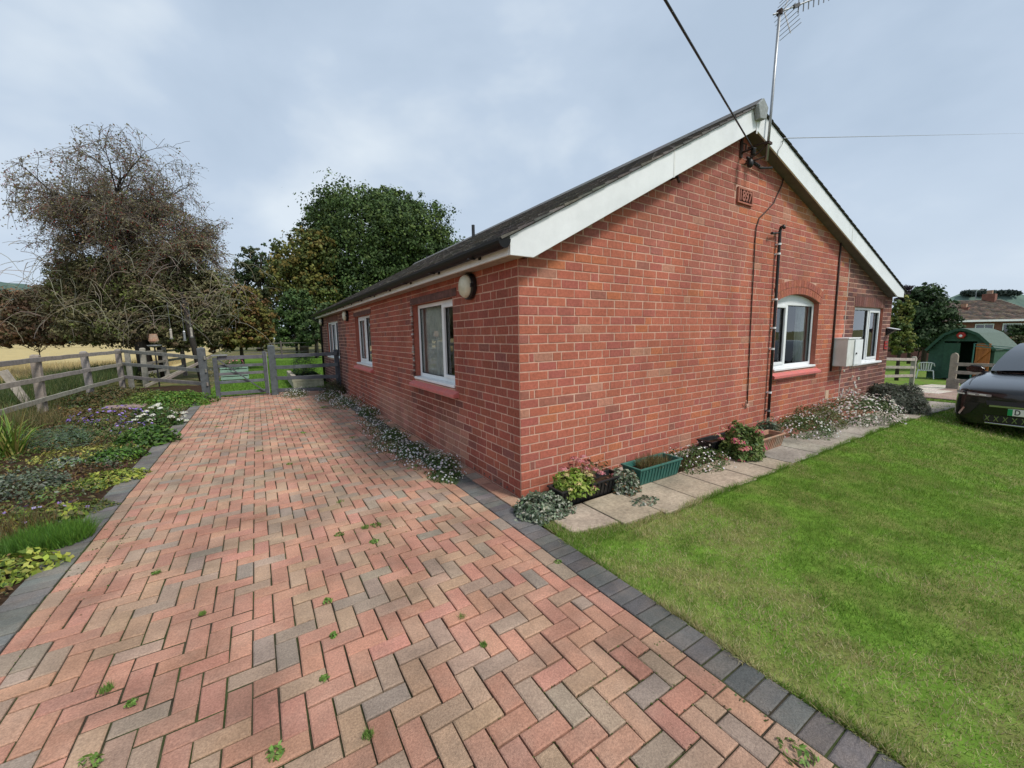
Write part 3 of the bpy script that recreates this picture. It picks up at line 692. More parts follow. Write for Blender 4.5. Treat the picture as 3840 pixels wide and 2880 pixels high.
b1 = B(); b1.prism([(AX-.12, 4.40), (AX, 4.50), (AX+.125, 4.415), (AX+.09, 4.27), (AX-.06, 4.24)], 'y', -.245, -.175); b1.build('ridge_end_cap', 'lead', roof, bevel=.01)
b1 = B(); b1.prism([(-.19, 2.25), (.05, 2.25), (AX-.001, 4.15), (AX-.001, 4.425), (-.19, 2.405)], 'y', -.172, -.15); b1.build('bargeboard', 'white', house, bevel=.004)
b1 = B(); b1.prism([(AX+.001, 4.15), (9.76, 2.26), (10.16, 2.26), (10.16, topR(10.16)-.01), (AX+.001, 4.425)], 'y', -.172, -.15); b1.build('bargeboard', 'white', house, bevel=.004)
b1 = B(); b1.box(AX-.012, AX+.012, -.18, -.1725, 4.10, 4.24); b1.build('joint_trim', 'white', house)
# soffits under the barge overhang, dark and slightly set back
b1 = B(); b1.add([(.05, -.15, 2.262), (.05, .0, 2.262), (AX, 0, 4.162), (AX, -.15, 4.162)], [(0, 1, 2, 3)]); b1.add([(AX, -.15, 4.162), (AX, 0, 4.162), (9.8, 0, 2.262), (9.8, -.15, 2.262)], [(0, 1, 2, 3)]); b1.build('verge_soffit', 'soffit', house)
for xj in (1.95,):
    b1 = B(); b1.prism([(xj-.012, lowL(xj)-.004), (xj+.012, lowL(xj)+.008), (xj+.012, topL(xj)-.012), (xj-.012, topL(xj)-.02)], 'y', -.1755, -.1722); b1.build('board_joint', 'whitedirty', house)
b1 = B(); xj = 7.0; b1.prism([(xj-.012, lowR(xj)), (xj+.012, lowR(xj)-.004), (xj+.012, topR(xj)-.018), (xj-.012, topR(xj)-.012)], 'y', -.1755, -.1722); b1.build('board_joint', 'whitedirty', house)
for yb in np.arange(.35, SY1, 1.0):
    b1 = B(); b1.box(-.21, -.1952, yb-.018, yb+.018, 2.29, 2.385); b1.box(-.325, -.255, yb-.016, yb+.016, 2.288, 2.2955); b1.build('gutter_bracket', 'black', house)
b1 = B(); b1.box(-.195, -.17, -.149, y1-.02, 2.252, 2.40); b1.build('fascia', 'white', house, bevel=.003)
b1 = B(); b1.box(-.169, .0, -.148, y1-.03, 2.262, 2.272); b1.build('soffit', 'mortar_grey', house)
b1 = B(); prof = [(-.062*math.cos(t)-.258, 2.375-.075*math.sin(t)) for t in np.linspace(0, math.pi, 11)]+[(.058*math.cos(math.pi-t)*-1-.258, 2.375-.07*math.sin(math.pi-t)) for t in np.linspace(0, math.pi, 11)][::1]
outer = [(-.258-.062*math.cos(t), 2.375-.078*math.sin(t)) for t in np.linspace(0, math.pi, 12)]; inner = [(-.258-.057*math.cos(t), 2.375-.072*math.sin(t)) for t in np.linspace(math.pi, 0, 12)]
b1 = B(); b1.prism(outer+inner, 'y', y0, y1+.05); gt = b1.build('gutter', 'gutterblack', house)
b1 = B(); b1.prism(outer, 'y', y0-.004, y0); b1.build('gutter_stop_end', 'gutterblack', gt)
b1 = B(); b1.tube([(-.258, SY1-.1, 2.31), (-.258, SY1-.1, 2.22), (-.05, SY1-.1, 2.08), (-.05, SY1-.1, .0)], .034, 10); b1.build('downpipe', 'black', house, smooth=True)
b1 = B(); b1.tube([(3.3, 7.2, 4.2), (3.3, 7.2, 4.62)], .045, 10); b1.build('vent_pipe', 'black', house)
# ---- pipes and cables fixed to the gable
b1 = B(); b1.tube([(4.66, -.05, .06), (4.66, -.05, 1.6), (4.655, -.05, 3.05), (4.655, -.06, 3.10), (4.64, -.10, 3.11), (4.62, -.12, 3.07)], .021, 10); pp = b1.build('overflow_pipe', 'black', house, smooth=True)
for z in (.14, .33, .62, 1.30, 1.62, 2.05, 2.72, 2.86):
    b1 = B(); b1.lathe([(.028, -.014), (.028, .014)], (4.657, -.05, z), (0, 0, 1), 12); b1.box(4.64, 4.69, -.05, 0, z-.012, z+.012); b1.build('pipe_clip', 'metal' if z < .5 else 'white', pp)
b1 = B(); b1.tube([(4.64, -.05, 3.02), (4.42, -.06, 2.985)], .012, 6); b1.lathe([(.02, -.02), (.02, .02)], (4.41, -.06, 2.985), (1, 0, .1), 8); b1.build('pipe_bracket', 'black', pp)
b1 = B(); b1.tube([(4.76, -.012, 3.87), (4.70, -.015, 3.72), (4.49, -.015, 3.43), (4.28, -.015, 3.28), (4.11, -.015, 3.17), (4.04, -.015, 3.02), (4.03, -.015, 2.8), (4.045, -.015, 1.5), (4.075, -.015, .46)], .0085, 6); b1.build('wall_cable', 'rust', house, smooth=True)
b1 = B(); b1.box(4.03, 4.10, -.03, 0, .46, .50); b1.tube([(4.0, -.02, .48), (3.97, -.05, .56)], .008, 6); b1.build('cable_end_fitting', 'mortar', house)
b1 = B(); b1.tube([(6.985, -.02, 3.24), (6.99, -.02, 2.0), (7.0, -.02, .80)], .016, 8); b1.build('conduit', 'rust', house, smooth=True)
b1 = B(); b1.tube([(2.12, 0, 3.33), (2.12, -.09, 3.33), (2.12, -.12, 3.26)], .017, 8); b1.build('stub_pipe', 'rust', house, smooth=True)

# ================================================================== THINGS ON THE HOUSE
def wall_lamp(y_, z, label):
    t = thing('wall_lamp', (-.01, y_, z-.14), label, 'lamp', 'round bulkhead lamps on the side wall')
    b1 = B(); b1.lathe([(.10, 0), (.142, .004), (.142, .045), (.132, .06)], (-.008, y_, z), (-1, 0, 0), 28); b1.build('housing', 'black', t, smooth=False)
    b1 = B(); b1.lathe([(.126, .05), (.124, .075), (.105, .105), (.06, .122), (.001, .127)], (-.008, y_, z), (-1, 0, 0), 28); b1.build('diffuser', 'diffuser', t, smooth=True)
    b1 = B(); b1.box(-.085, -.06, y_-.15, y_-.128, z-.02, z+.02); b1.build('clip', 'black', t)
wall_lamp(.93, 2.115, 'round cream bulkhead lamp near the house corner, the nearest of three')
wall_lamp(7.95, 2.13, 'round cream bulkhead lamp between the two farther side windows')
wall_lamp(12.45, 2.13, 'round cream bulkhead lamp at the far end of the side wall by the downpipe')

t = thing('meter_cabinet', (7.35, -.15, .90), 'white box-shaped meter cabinet with a lidded top on the gable wall', 'cabinet')
b1 = B(); b1.box(7.03, 7.60, -.235, -.012, .90, 1.40, ); b1.build('body', 'whitedirty', t, bevel=.006)
b1 = B(); b1.box(7.015, 7.615, -.25, -.012, 1.401, 1.425); b1.build('lid', 'white', t, bevel=.005)
b1 = B(); b1.bar((7.33, -.247, 1.15), (7.605, -.275, 1.15), .018, .47); b1.build('door', 'white', t, bevel=.005)
b1 = B(); b1.lathe([(.018, 0), (.018, .012)], (7.37, -.262, 1.13), (0, -1, 0), 12); b1.build('lock', 'black', t)

t = thing('security_light', (9.95, -.05, 1.45), 'small white-topped security light by the right end of the gable', 'light')
b1 = B(); b1.prism([(-.16, 1.55), (-.02, 1.585), (-.009, 1.45), (-.03, 1.44)], 'x', 9.88, 10.04); b1.build('body', 'black', t)
b1 = B(); b1.bar((9.96, -.01, 1.597), (9.96, -.20, 1.555), .2, .014); b1.build('hood', 'white', t)
t = thing('wall_sign', (9.91, -.01, 1.12), 'small dark red square sign under the security light', 'sign')
b1 = B(); b1.box(9.82, 10.0, -.022, -.009, 1.12, 1.30); b1.build('board', 'red', t)
b1 = B(); b1.box(9.85, 9.97, -.026, -.0225, 1.155, 1.195); b1.box(9.85, 9.97, -.026, -.0225, 1.225, 1.265); b1.build('faded_print', 'lintel', t)

# television aerial
t = thing('television_aerial', (3.82, -.2, 3.82), 'tall television aerial on a grey mast bracketed to the gable peak', 'aerial')
b1 = B(); b1.tube([(3.80, -.22, 3.80), (3.85, -.22, 4.6), (3.905, -.22, 5.62)], .017, 8); b1.build('mast', 'metal', t, smooth=True)
b1 = B(); b1.tube([(3.70, -.005, 3.84), (3.78, -.12, 3.93), (3.815, -.215, 4.02)], .012, 6); b1.tube([(3.74, -.005, 4.02), (3.815, -.215, 4.04)], .012, 6); b1.box(3.77, 3.86, -.25, -.19, 4.0, 4.03); b1.tube([(3.66, -.005, 3.80), (3.80, -.215, 3.86)], .010, 6); b1.build('bracket', 'rust', t)
bd = Vector((.86, -.34, .40)).normalized(); o0 = Vector((3.905, -.22, 5.60)); sidev = Vector((0, 0, 1)).cross(bd).normalized()
b1 = B(); b1.tube([o0-bd*.1, o0+bd*1.15], .009, 6); b1.build('boom', 'metal', t)
b1 = B(); b1.box(3.885, 3.925, -.25, -.19, 5.57, 5.63); b1.build('clamp', 'rust', t)
for i in range(11):
    q = o0+bd*(.30+i*.082); b1 = B(); up = Vector((0, 0, 1)); b1.bar(q-up*(.10-.002*i), q+up*(.10-.002*i), .006, .012); b1.build('director', 'metal', t)
b1 = B(); q = o0+bd*.26; b1.bar(q-bd*.04, q+bd*.05, .03, .04); b1.build('dipole_box', 'black', t)
for sg in (-1, 1):
    b1 = B(); base = o0+bd*.07; tip = base+Vector((0, 0, 1))*(sg*.30)+bd*(.13); b1.bar(base, tip, .006, .014)
    for j in range(6): q = base.lerp(tip, (j+.6)/6); b1.bar(q-sidev*.16, q+sidev*.16, .005, .006)
    b1.build('reflector', 'metal', t)

# overhead lines
t = thing('overhead_cable', (3.60, -.1, 3.72), 'thick black overhead supply cable running down to an insulator on the gable', 'cable')
A = Vector((3.56, -.16, 3.92)); Q = Vector(tuple(onD(1437, 0, 2.5))); far = A+(Q-A)*3.0
pts = [A.lerp(far, s) - Vector((0, 0, .12*math.sin(math.pi*s))) for s in np.linspace(0, 1, 24)]
dev = .12*math.sin(math.pi/3.0)
far2 = far+Vector((0, 0, 0)); pts = [A.lerp(far2, s)+Vector((0, 0, .05*(s-1/3)*s)) for s in np.linspace(0, 1, 24)]
b1 = B(); b1.tube(pts, .0095, 6); b1.build('cable', 'cable', t, smooth=True)
b1 = B(); b1.tube([(3.56, -.005, 3.92), (3.56, -.17, 3.92)], .014, 6); b1.box(3.53, 3.59, -.02, -.006, 4.06, 3.86); b1.tube([(3.56, -.02, 4.12), (3.56, -.02, 3.90)], .013, 6); b1.tube([(3.56, -.03, 4.03), (3.60, -.05, 4.02), (3.60, -.05, 3.95)], .010, 6); b1.build('wall_bracket', 'rust', t)
b1 = B(); b1.lathe([(.015, -.02), (.035, -.01), (.02, .01), (.038, .02), (.022, .04), (.04, .055), (.015, .07)], (3.57, -.16, 3.86), (0, 0, 1), 14); b1.build('insulator', 'cable', t, smooth=True)
b1 = B(); b1.lathe([(.012, -.09), (.034, -.075), (.038, -.03), (.03, .0), (.012, .015)], (3.55, -.14, 3.78), (0, 0, 1), 12); b1.tube([(3.55, -.14, 3.79), (3.56, -.15, 3.9)], .008, 6); b1.tube([(3.59, -.14, 3.79), (3.58, -.15, 3.9)], .006, 6); b1.build('junction_boot', 'cable', t, smooth=True)
b1 = B(); b1.tube([(3.62, -.06, 3.86), (3.78, -.05, 3.83), (3.98, -.05, 3.80), (4.20, -.10, 3.83)], .015, 6); 
for i in range(7): b1.lathe([(.02, -.006), (.02, .006)], (3.66+i*.045, -.058, 3.853-i*.006), (1, 0, 0), 8)
b1.build('entry_cable', 'cable', t, smooth=True)
t = thing('telephone_line', (4.22, -.2, 4.15), 'thin grey telephone line leaving the gable towards the right', 'cable')
A = Vector((4.26, -.2, 4.19)); far = Vector(tuple(onD(2212, 288, 30)))+Vector((30, 0, 6)); A2 = Vector(tuple(onD(2212, 288, 30))); far = A+(A2-A)*1.6
b1 = B(); b1.tube([A+(far-A)*s for s in np.linspace(0, 1, 16)], .006, 5); b1.build('line', 'metal', t)
b1 = B(); b1.tube([A, (4.24, -.19, 4.10), (4.17, -.182, 4.02), (4.15, -.18, 3.93)], .004, 5); b1.build('drop_wire', 'cable', t)

# ================================================================== CAR
def build_car():
    a = math.radians(-3)
    t = thing('parked_car', (8.5, -2.27, -.33), 'black electric SUV parked nose-on at the right edge of the lawn', 'car', rot=a-math.pi/2)
    # x local must map to (sin a,-cos a), y local to (cos a, sin a): rotation of a-90deg
    def prof_(hw, ze, hh, zc, zb=.20): return [(hw*.93, zb), (hw*.985, zb+.07), (hw, .45), (hw*.995, .62), (hw*.975, ze-.05), (hw*.95, ze), (hh, ze+.045), (hh*.55, zc-.012), (0, zc)]
    st = [(0.0, prof_(.74, .76, .66, .82, .24)), (.05, prof_(.84, .79, .74, .86, .22)), (.20, prof_(.93, .83, .79, .905)), (.5, prof_(.975, .89, .83, .965)), (1.0, prof_(.99, .95, .85, 1.03)), (1.4, prof_(.99, .98, .86, 1.065)),
          (2.5, prof_(.985, 1.0, .84, 1.06)), (3.5, prof_(.99, 1.02, .84, 1.08)), (4.35, prof_(.965, 1.05, .78, 1.11)), (4.65, prof_(.82, .98, .62, 1.05, .3))]
    b1 = B(); nrow = 17
    for y_, pr in st:
        full = pr+[(-x, z) for x, z in pr[-2::-1]]; b1.V += [(x, y_, z) for x, z in full]; b1.C += [(1, 1, 1)]*nrow
    for i in range(len(st)-1):
        for j in range(nrow-1): q = i*nrow+j; b1.F.append((q, q+nrow, q+nrow+1, q+1))
    b1.F.append(tuple(range(nrow))); b1.F.append(tuple((len(st)-1)*nrow+j for j in range(nrow-1, -1, -1)))
    b1.build('body', 'carpaint', t, smooth=True, sub=2)
    # cabin
    cb = [(1.25, .82, 1.02, .82, 1.05), (1.85, .82, 1.02, .74, 1.34), (2.35, .82, 1.02, .67, 1.53), (2.75, .82, 1.02, .65, 1.60), (3.40, .82, 1.02, .64, 1.60), (4.05, .80, 1.05, .60, 1.48), (4.50, .76, 1.06, .64, 1.12)]
    b1 = B(); n = 9
    for y_, xb, zb, xt, zt in cb:
        pr = [(xb, zb-.03), (xb*.985, zb+(zt-zb)*.3), (xt+(xb-xt)*.28, zb+(zt-zb)*.75), (xt*.86, zt-.01), (0, zt+.025)]
        full = pr+[(-x, z) for x, z in pr[-2::-1]]; b1.V += [(x, y_, z) for x, z in full]; b1.C += [(1, 1, 1)]*n
    for i in range(len(cb)-1):
        for j in range(n-1): q = i*n+j; b1.F.append((q, q+n, q+n+1, q+1))
    b1.F.append(tuple(range(n))); b1.F.append(tuple((len(cb)-1)*n+j for j in range(n-1, -1, -1)))
    b1.build('cabin', 'carpaint', t, smooth=True, sub=2)
    # windscreen, roof panel reflection glass and side windows
    def lerp(p, q, s): return tuple(p[i]+(q[i]-p[i])*s for i in range(3))
    b1 = B(); rows = []
    for y_, xx, z in ((1.27, .73, 1.065), (1.57, .72, 1.225), (1.90, .68, 1.385), (2.20, .625, 1.505), (2.38, .59, 1.56)):
        rows.append([(x, y_-.03*(1-(x/xx)**2)-.02, z+.035*(1-(x/xx)**2)+.012) for x in np.linspace(-xx, xx, 9)])
    vs = [p for r in rows for p in r]; b1.add(vs, [(i*9+j, i*9+j+1, (i+1)*9+j+1, (i+1)*9+j) for i in range(4) for j in range(8)]); b1.build('windscreen', 'carglass', t, smooth=True)
    for sg in (-1, 1):
        b1 = B(); pts = [(1.75, 1.07, .812), (2.3, 1.36, .73), (3.3, 1.44, .70), (4.0, 1.3, .72), (4.1, 1.1, .80)]; b1.add([(sg*x+sg*.01, y_, z) for y_, z, x in pts], [(0, 1, 2, 3, 4)]); b1.build('side_window', 'carglass', t)
        # headlight: slim lens in a dark surround
        b1 = B(); b1.add([(sg*.46, -.02, .715), (sg*.70, -.005, .72), (sg*.90, .13, .745), (sg*.905, .14, .785), (sg*.70, .0, .77), (sg*.46, -.015, .755)], [(0, 1, 4, 5), (1, 2, 3, 4)]); hl = b1.build('headlight', 'lens', t)
        b1 = B(); b1.add([(sg*.58, -.004, .60), (sg*.74, .01, .59), (sg*.84, .06, .40), (sg*.78, .02, .34), (sg*.68, .0, .42)], [(0, 1, 2, 3, 4)]); b1.build('bumper_vent', 'cartrim', t)
        b1 = B(); b1.bar((sg*.76, .0, .50), (sg*.82, .03, .37), .012, .03); b1.build('vent_blade', 'chrome', t)
        # mirror
        b1 = B(); cx = sg*1.0; prof = [(-.10, 1.07), (-.05, 1.115), (.07, 1.125), (.12, 1.09), (.10, 1.04), (.0, 1.015), (-.08, 1.03)]
        vs = [(cx+sg*p*-1*-1, 1.72, z) for p, z in prof]+[(cx+sg*p*.9, 1.60, .15+z*.858) for p, z in prof]; k = len(prof); b1.add(vs, [tuple(range(k)), tuple(range(2*k-1, k-1, -1))]+[(i, (i+1) % k, k+(i+1) % k, k+i) for i in range(k)]); mo = b1.build('door_mirror', 'carpaint', t, smooth=False, bevel=.02)
        b1 = B(); b1.bar((sg*.78, 1.68, 1.0), (sg*.93, 1.67, 1.02), .06, .04); b1.build('mirror_arm', 'cartrim', mo)
    for x, y_ in ((-.86, .92), (.86, .92), (-.86, 3.85), (.86, 3.85)):
        sg = 1 if x > 0 else -1; b1 = B(); b1.lathe([(.24, -.11), (.34, -.115), (.365, -.08), (.365, .08), (.34, .115), (.24, .11)], (x, y_, .365), (sg, 0, 0), 32); wh = b1.build('wheel', 'tyre', t, smooth=False)
        b1 = B()
        for j in range(10):
            tt = 2*math.pi*j/10; b1.bar((x+sg*.112, y_, .365), (x+sg*.112, y_+.23*math.cos(tt), .365+.23*math.sin(tt)), .03, .045, up=(1, 0, 0))
        b1.build('rim', 'rim', wh)
    for sg in (-1, 1):
        b1 = B(); b1.tube([(sg*.80, .30, .898), (sg*.845, .7, .955), (sg*.86, 1.15, 1.005)], .004, 4); b1.build('bonnet_shut_line', 'cartrim', t)
        for j in range(3): b1 = B(); b1.bar((sg*(.52+.13*j), -.028+.012*j, .738), (sg*(.60+.13*j), -.018+.02*j, .742), .008, .018); b1.build('lamp_strip', 'whiteplastic', t)
    b1 = B(); b1.add([(-.52, .0, .655), (.52, .0, .655), (.50, -.012, .575), (-.50, -.012, .575)], [(0, 1, 2, 3)]); b1.build('grille', 'cartrim', t)
    b1 = B(); b1.bar((-.47, -.014, .565), (.47, -.014, .565), .014, .03); b1.build('grille_bar', 'chrome', t)
    b1 = B(); b1.box(-.52, .52, -.018, .02, .30, .40); lg = b1.build('lower_grille', 'cartrim', t)
    b1 = B(); 
    for i in range(11):
        b1.bar((-.50+i*.1, -.022, .305), (-.45+i*.1, -.022, .395), .008, .008); b1.bar((-.45+i*.1, -.022, .305), (-.50+i*.1, -.022, .395), .008, .008)
    b1.build('grille_mesh', 'chrome', lg)
    b1 = B(); b1.bar((-.50, -.015, .265), (.50, -.015, .265), .05, .028); b1.build('splitter', 'chrome', t, bevel=.008)
    b1 = B(); b1.box(-.26, .26, -.034, -.022, .430, .541); np_ = b1.build('number_plate', 'plate', t, bevel=.003)
    b1 = B(); b1.box(-.259, -.205, -.036, -.0342, .432, .539); b1.build('green_band', 'plategreen', np_)
    text_mesh('registration', 'D', .12, 'black', np_, Matrix.Translation((-.155, -.035, .486)) @ Matrix.Rotation(math.pi/2, 4, 'X'), .0005, .75)
    for x in (-.52, .52):
        b1 = B(); b1.bar((x, 2.55, 1.545), (x, 3.9, 1.50), .03, .03); b1.build('roof_rail', 'cartrim', t)
build_car()

# ================================================================== TROUGHS
def trough(name, x0, x1, y0, y1, z0, h_, mat, label, taper=.04, rim=.018, tilt=0):
    t = thing(name, ((x0+x1)/2, (y0+y1)/2, z0), label, 'planter')
    def rect(i, z): return [(x0+i, y0+i, z), (x1-i, y0+i, z), (x1-i, y1-i, z), (x0+i, y1-i, z)]
    b1 = B(); rs = [rect(taper, z0), rect(.008, z0+h_), rect(-.002, z0+h_), rect(-.002, z0+h_+rim), rect(.022, z0+h_+rim), rect(.03, z0+h_-.02), rect(taper+.03, z0+.02)]
    vs = [p for r in rs for p in r]; fs = [(3, 2, 1, 0)]
    for k in range(len(rs)-1):
        for j in range(4): fs.append((k*4+j, k*4+(j+1) % 4, (k+1)*4+(j+1) % 4, (k+1)*4+j))
    b1.add(vs, fs); b1.build('trough', mat, t, bevel=.004)
    b1 = B(); b1.add(rect(.03, z0+h_-.035), [(0, 1, 2, 3)]); b1.build('compost', 'soil', t)
    n = int((x1-x0)/.05); b1 = B()
    for i in range(1, n): x = x0+(x1-x0)*i/n; b1.bar((x, y0+taper-.004, z0+.015), (x, y0+.004, z0+h_-.01), .008, .010, up=(1, 0, 0))
    b1.build('ribs', mat, t)
    return t
trough('plant_trough', .16, .98, -.42, -.20, .0, .15, 'black', 'low black plastic trough by the house corner with sedum growing in it')
trough('plant_trough', 1.16, 1.86, -.47, -.20, .0, .17, 'pvcgreen', 'dark green plastic trough with dry grass under the brick gable')
trough('plant_trough', 2.72, 3.40, -.30, -.08, .0, .17, 'black', 'black trough half hidden behind the large pink sedum')
trough('plant_trough', 3.30, 3.98, -.60, -.36, .0, .17, 'terracotta', 'buff terracotta trough at the foot of the black wall pipe')

# ================================================================== FENCES AND GATE
GREYW = (.25, .225, .195); DARKW = (.085, .092, .10); PALEW = (.35, .31, .26)
def post(t, x, y_, z0, z1, w_=.12, c=GREYW, rot=0, name='post'):
    b1 = B(); k = w_/2; tx, ty = R_.uniform(-.02, .02, 2); ca, sa = math.cos(rot), math.sin(rot)
    v = []
    for z, s in ((z0, 1), (z1-.03, 1), (z1, .55)):
        for dx, dy in ((-k, -k), (k, -k), (k, k), (-k, k)): v.append((x+(dx*ca-dy*sa)*s+tx*(z-z0), y_+(dx*sa+dy*ca)*s+ty*(z-z0), z+R_.uniform(-.006, .006)))
    b1.add(v, [(3, 2, 1, 0), (8, 9, 10, 11)]+[(r*4+j, r*4+(j+1) % 4, r*4+4+(j+1) % 4, r*4+4+j) for r in range(2) for j in range(4)], jit(c, .12)); return b1.build(name, 'wood', t, bevel=.006)
def rail(t, a, b, h_=.09, w_=.038, c=GREYW, name='rail'):
    b1 = B(); n = 6; a = Vector(a); b = Vector(b)
    pts = [a.lerp(b, i/n)+Vector((0, 0, R_.uniform(-.006, .006) if 0 < i < n else 0)) for i in range(n+1)]; cc = jit(c, .14)
    d = (b-a).normalized(); r = d.cross(Vector((0, 0, 1))).normalized(); vs = []
    for p in pts:
        for s, u in ((-1, -1), (1, -1), (1, 1), (-1, 1)): vs.append(p+r*(s*w_/2)+Vector((0, 0, u*h_/2)))
    fs = [(3, 2, 1, 0), tuple(n*4+j for j in range(4))]+[(i*4+j, i*4+(j+1) % 4, i*4+4+(j+1) % 4, i*4+4+j) for i in range(n) for j in range(4)]
    b1.add(vs, fs, cc); return b1.build(name, 'wood', t, bevel=.005)
# left boundary fence, running away along the flower bed
t = thing('post_and_rail_fence', (-5.9, 9.0, 0), 'weathered three-rail timber fence between the flower bed and the straw field', 'fence')
ys = [3.4, 6.3, 9.25, 11.9, 14.1]; xs = [-5.9, -5.92, -5.93, -5.85, -5.68]
for i, (x, y_) in enumerate(zip(xs, ys)): post(t, x-.03, y_, -.1, 1.33, .13)
for i in range(4):
    for z, e in ((1.20, .0), (.80, .01), (.37, .02)):
        z0, z1 = z+.012*i, z+.012*(i+1); rail(t, (xs[i]+.05, ys[i]-.08, z0), (xs[i+1]+.05, ys[i+1]+.08 if i < 3 else ys[i+1], z1), .095)
# leaning old post in the field behind it
t = thing('old_post', (-6.5, 9.9, 0), 'leaning pale old fence post in the long grass behind the fence', 'post')
b1 = B(); b1.bar((-6.35, 10.2, -.1), (-6.75, 10.2, .98), .13, .12, PALEW); b1.build('stump', 'wood', t, bevel=.01)
# fence from the corner post back to the gate post
t = thing('post_and_rail_fence', (-4.5, 12.0, 0), 'three-rail timber fence slanting from the corner post to the grey gate post', 'fence')
post(t, -5.50, 14.1, -.1, 1.30, .12); 
A = (-5.62, 14.0); Q = (-3.22, 10.16)
for z0, z1 in ((1.27, 1.10), (.87, .76), (.46, .40)): rail(t, (*A, z0), (*Q, z1), .095)
post(t, -3.27, 10.28, -.1, 1.38, .17, DARKW)
# more fence posts of the run beyond the corner
t = thing('post_and_rail_fence', (-5.4, 17.0, 0), 'farther grey fence under the thorn tree beyond the corner post', 'fence')
px = [(-5.5, 16.0), (-5.2, 18.2), (-4.9, 20.4)]
for x, y_ in px: post(t, x, y_, -.1, 1.32, .15)
for i in range(2):
    for z in (1.15, .75, .4): rail(t, (*px[i], z), (*px[i+1], z), .095)
rail(t, (-5.55, 14.3, 1.2), (-5.5, 16.0, 1.15)); rail(t, (-4.6, 13.6, .30), (-3.5, 15.6, .95), .09); rail(t, (-5.1, 13.6, .15), (-3.7, 15.2, .8), .09)
# five-bar gate
t = thing('field_gate', (-2.4, 9.95, 0), 'dark grey five-bar timber gate closing the end of the brick drive', 'gate')
gy0 = 9.97
hp = B(); hp.box(-3.05, -2.95, gy0-.045, gy0+.045, .03, 1.10, DARKW); hp.build('hanging_stile', 'wood', t, bevel=.008)
hp = B(); hp.box(-1.93, -1.85, gy0-.04, gy0+.04, .06, 1.24, DARKW); hp.build('closing_stile', 'wood', t, bevel=.008)
for z, h_ in ((1.09, .10), (.87, .075), (.66, .075), (.44, .075), (.14, .09)):
    b1 = B(); b1.box(-2.949, -1.931, gy0-.02, gy0+.02, z-h_/2, z+h_/2, jit((.12, .125, .135), .12)); b1.build('bar', 'wood', t, bevel=.005)
b1 = B(); b1.bar((-2.93, gy0-.035, 1.05), (-1.95, gy0-.035, .13), .025, .075, DARKW, up=(0, -1, 0)); b1.build('brace', 'wood', t)
b1 = B(); b1.bar((-3.06, gy0-.03, 1.165), (-2.72, gy0-.03, 1.165), .09, .035); b1.build('strap_hinge', 'metal', t)
t = thing('gate_post', (-1.72, 10.0, 0), 'dark grey square post the gate closes against', 'post')
post(t, -1.70, 10.0, -.1, 1.40, .17, DARKW); b1 = B(); b1.bar((-1.84, 9.93, .0), (-1.84, 9.92, 1.22), .02, .02); b1.build('latch_rod', 'metal', t)
t = thing('post_and_rail_fence', (-.9, 9.7, 0), 'dark grey rail fence between the gate and the house wall', 'fence')
post(t, -.09, 9.42, -.1, 1.24, .12, (.06, .065, .075))
for z0, z1 in ((1.08, 1.12), (.77, .80), (.47, .45), (.12, .10)): rail(t, (-1.64, 9.93, z0), (-.10, 9.36, z1), .10, c=(.10, .105, .115))
# far paddock fence behind the back lawn
t = thing('paddock_fence', (3.0, 33.0, 0), 'thin dark wire and post fence at the far end of the back lawn', 'fence')
for i in range(6): post(t, -3+i*2.6, 33+i*.2, -.1, 1.35, .12, (.09, .08, .07))
for z in (.5, .85, 1.2): rail(t, (-3, 33, z), (10, 34, z), .05, .03, (.16, .15, .14))
# right-hand fences
t = thing('post_and_rail_fence', (17.6, 1.9, terr(17.6, 1.9)), 'pale three-rail fence just past the right end of the house', 'fence')
za = -.55
for x, y_ in ((14.6, 2.35), (17.3, 1.95), (19.4, 1.55)): post(t, x, y_, float(terr(x, y_))-.1, float(terr(x, y_))+1.1, .13, PALEW)
for z in (.35, .68, .98): rail(t, (14.6, 2.3, float(terr(14.6, 2))+z), (19.5, 1.5, float(terr(19.4, 1.5))+z), .10, c=PALEW)
t = thing('picket_fence', (18.8, .1, terr(18.8, .1)), 'weathered grey timber fence with a round-topped post in front of the shed', 'fence')
xg, yg = 18.4, .32; zg = float(terr(xg, yg))
b1 = B(); prof = [(xg-.09, zg-.1), (xg+.09, zg-.1), (xg+.09, zg+1.16), (xg+.06, zg+1.24), (xg, zg+1.27), (xg-.06, zg+1.24), (xg-.09, zg+1.16)]
b1.prism([(p[0]-xg+yg, p[1]) for p in prof], 'x', xg-.07, xg+.07, (.30, .255, .20)); b1.build('round_topped_post', 'wood', t, bevel=.008)
for z, h_ in ((.30, .13), (.60, .11), (.88, .11)): rail(t, (xg-.10, yg-.05, zg+z), (xg+.35, yg-2.4, zg+z), h_, .04, (.30, .26, .21))
b1 = B(); b1.box(xg-.10, xg+.10, yg-.17, yg+.12, zg-.05, zg+.36, (.27, .23, .185)); b1.build('kick_board', 'wood', t, bevel=.008)
rail(t, (xg, yg-.2, zg+.2), (xg+.2, yg-1.2, zg+.85), .08, .03, GREYW, name='brace'); post(t, xg+.2, yg-1.2, zg-.1, zg+1.0, .09)

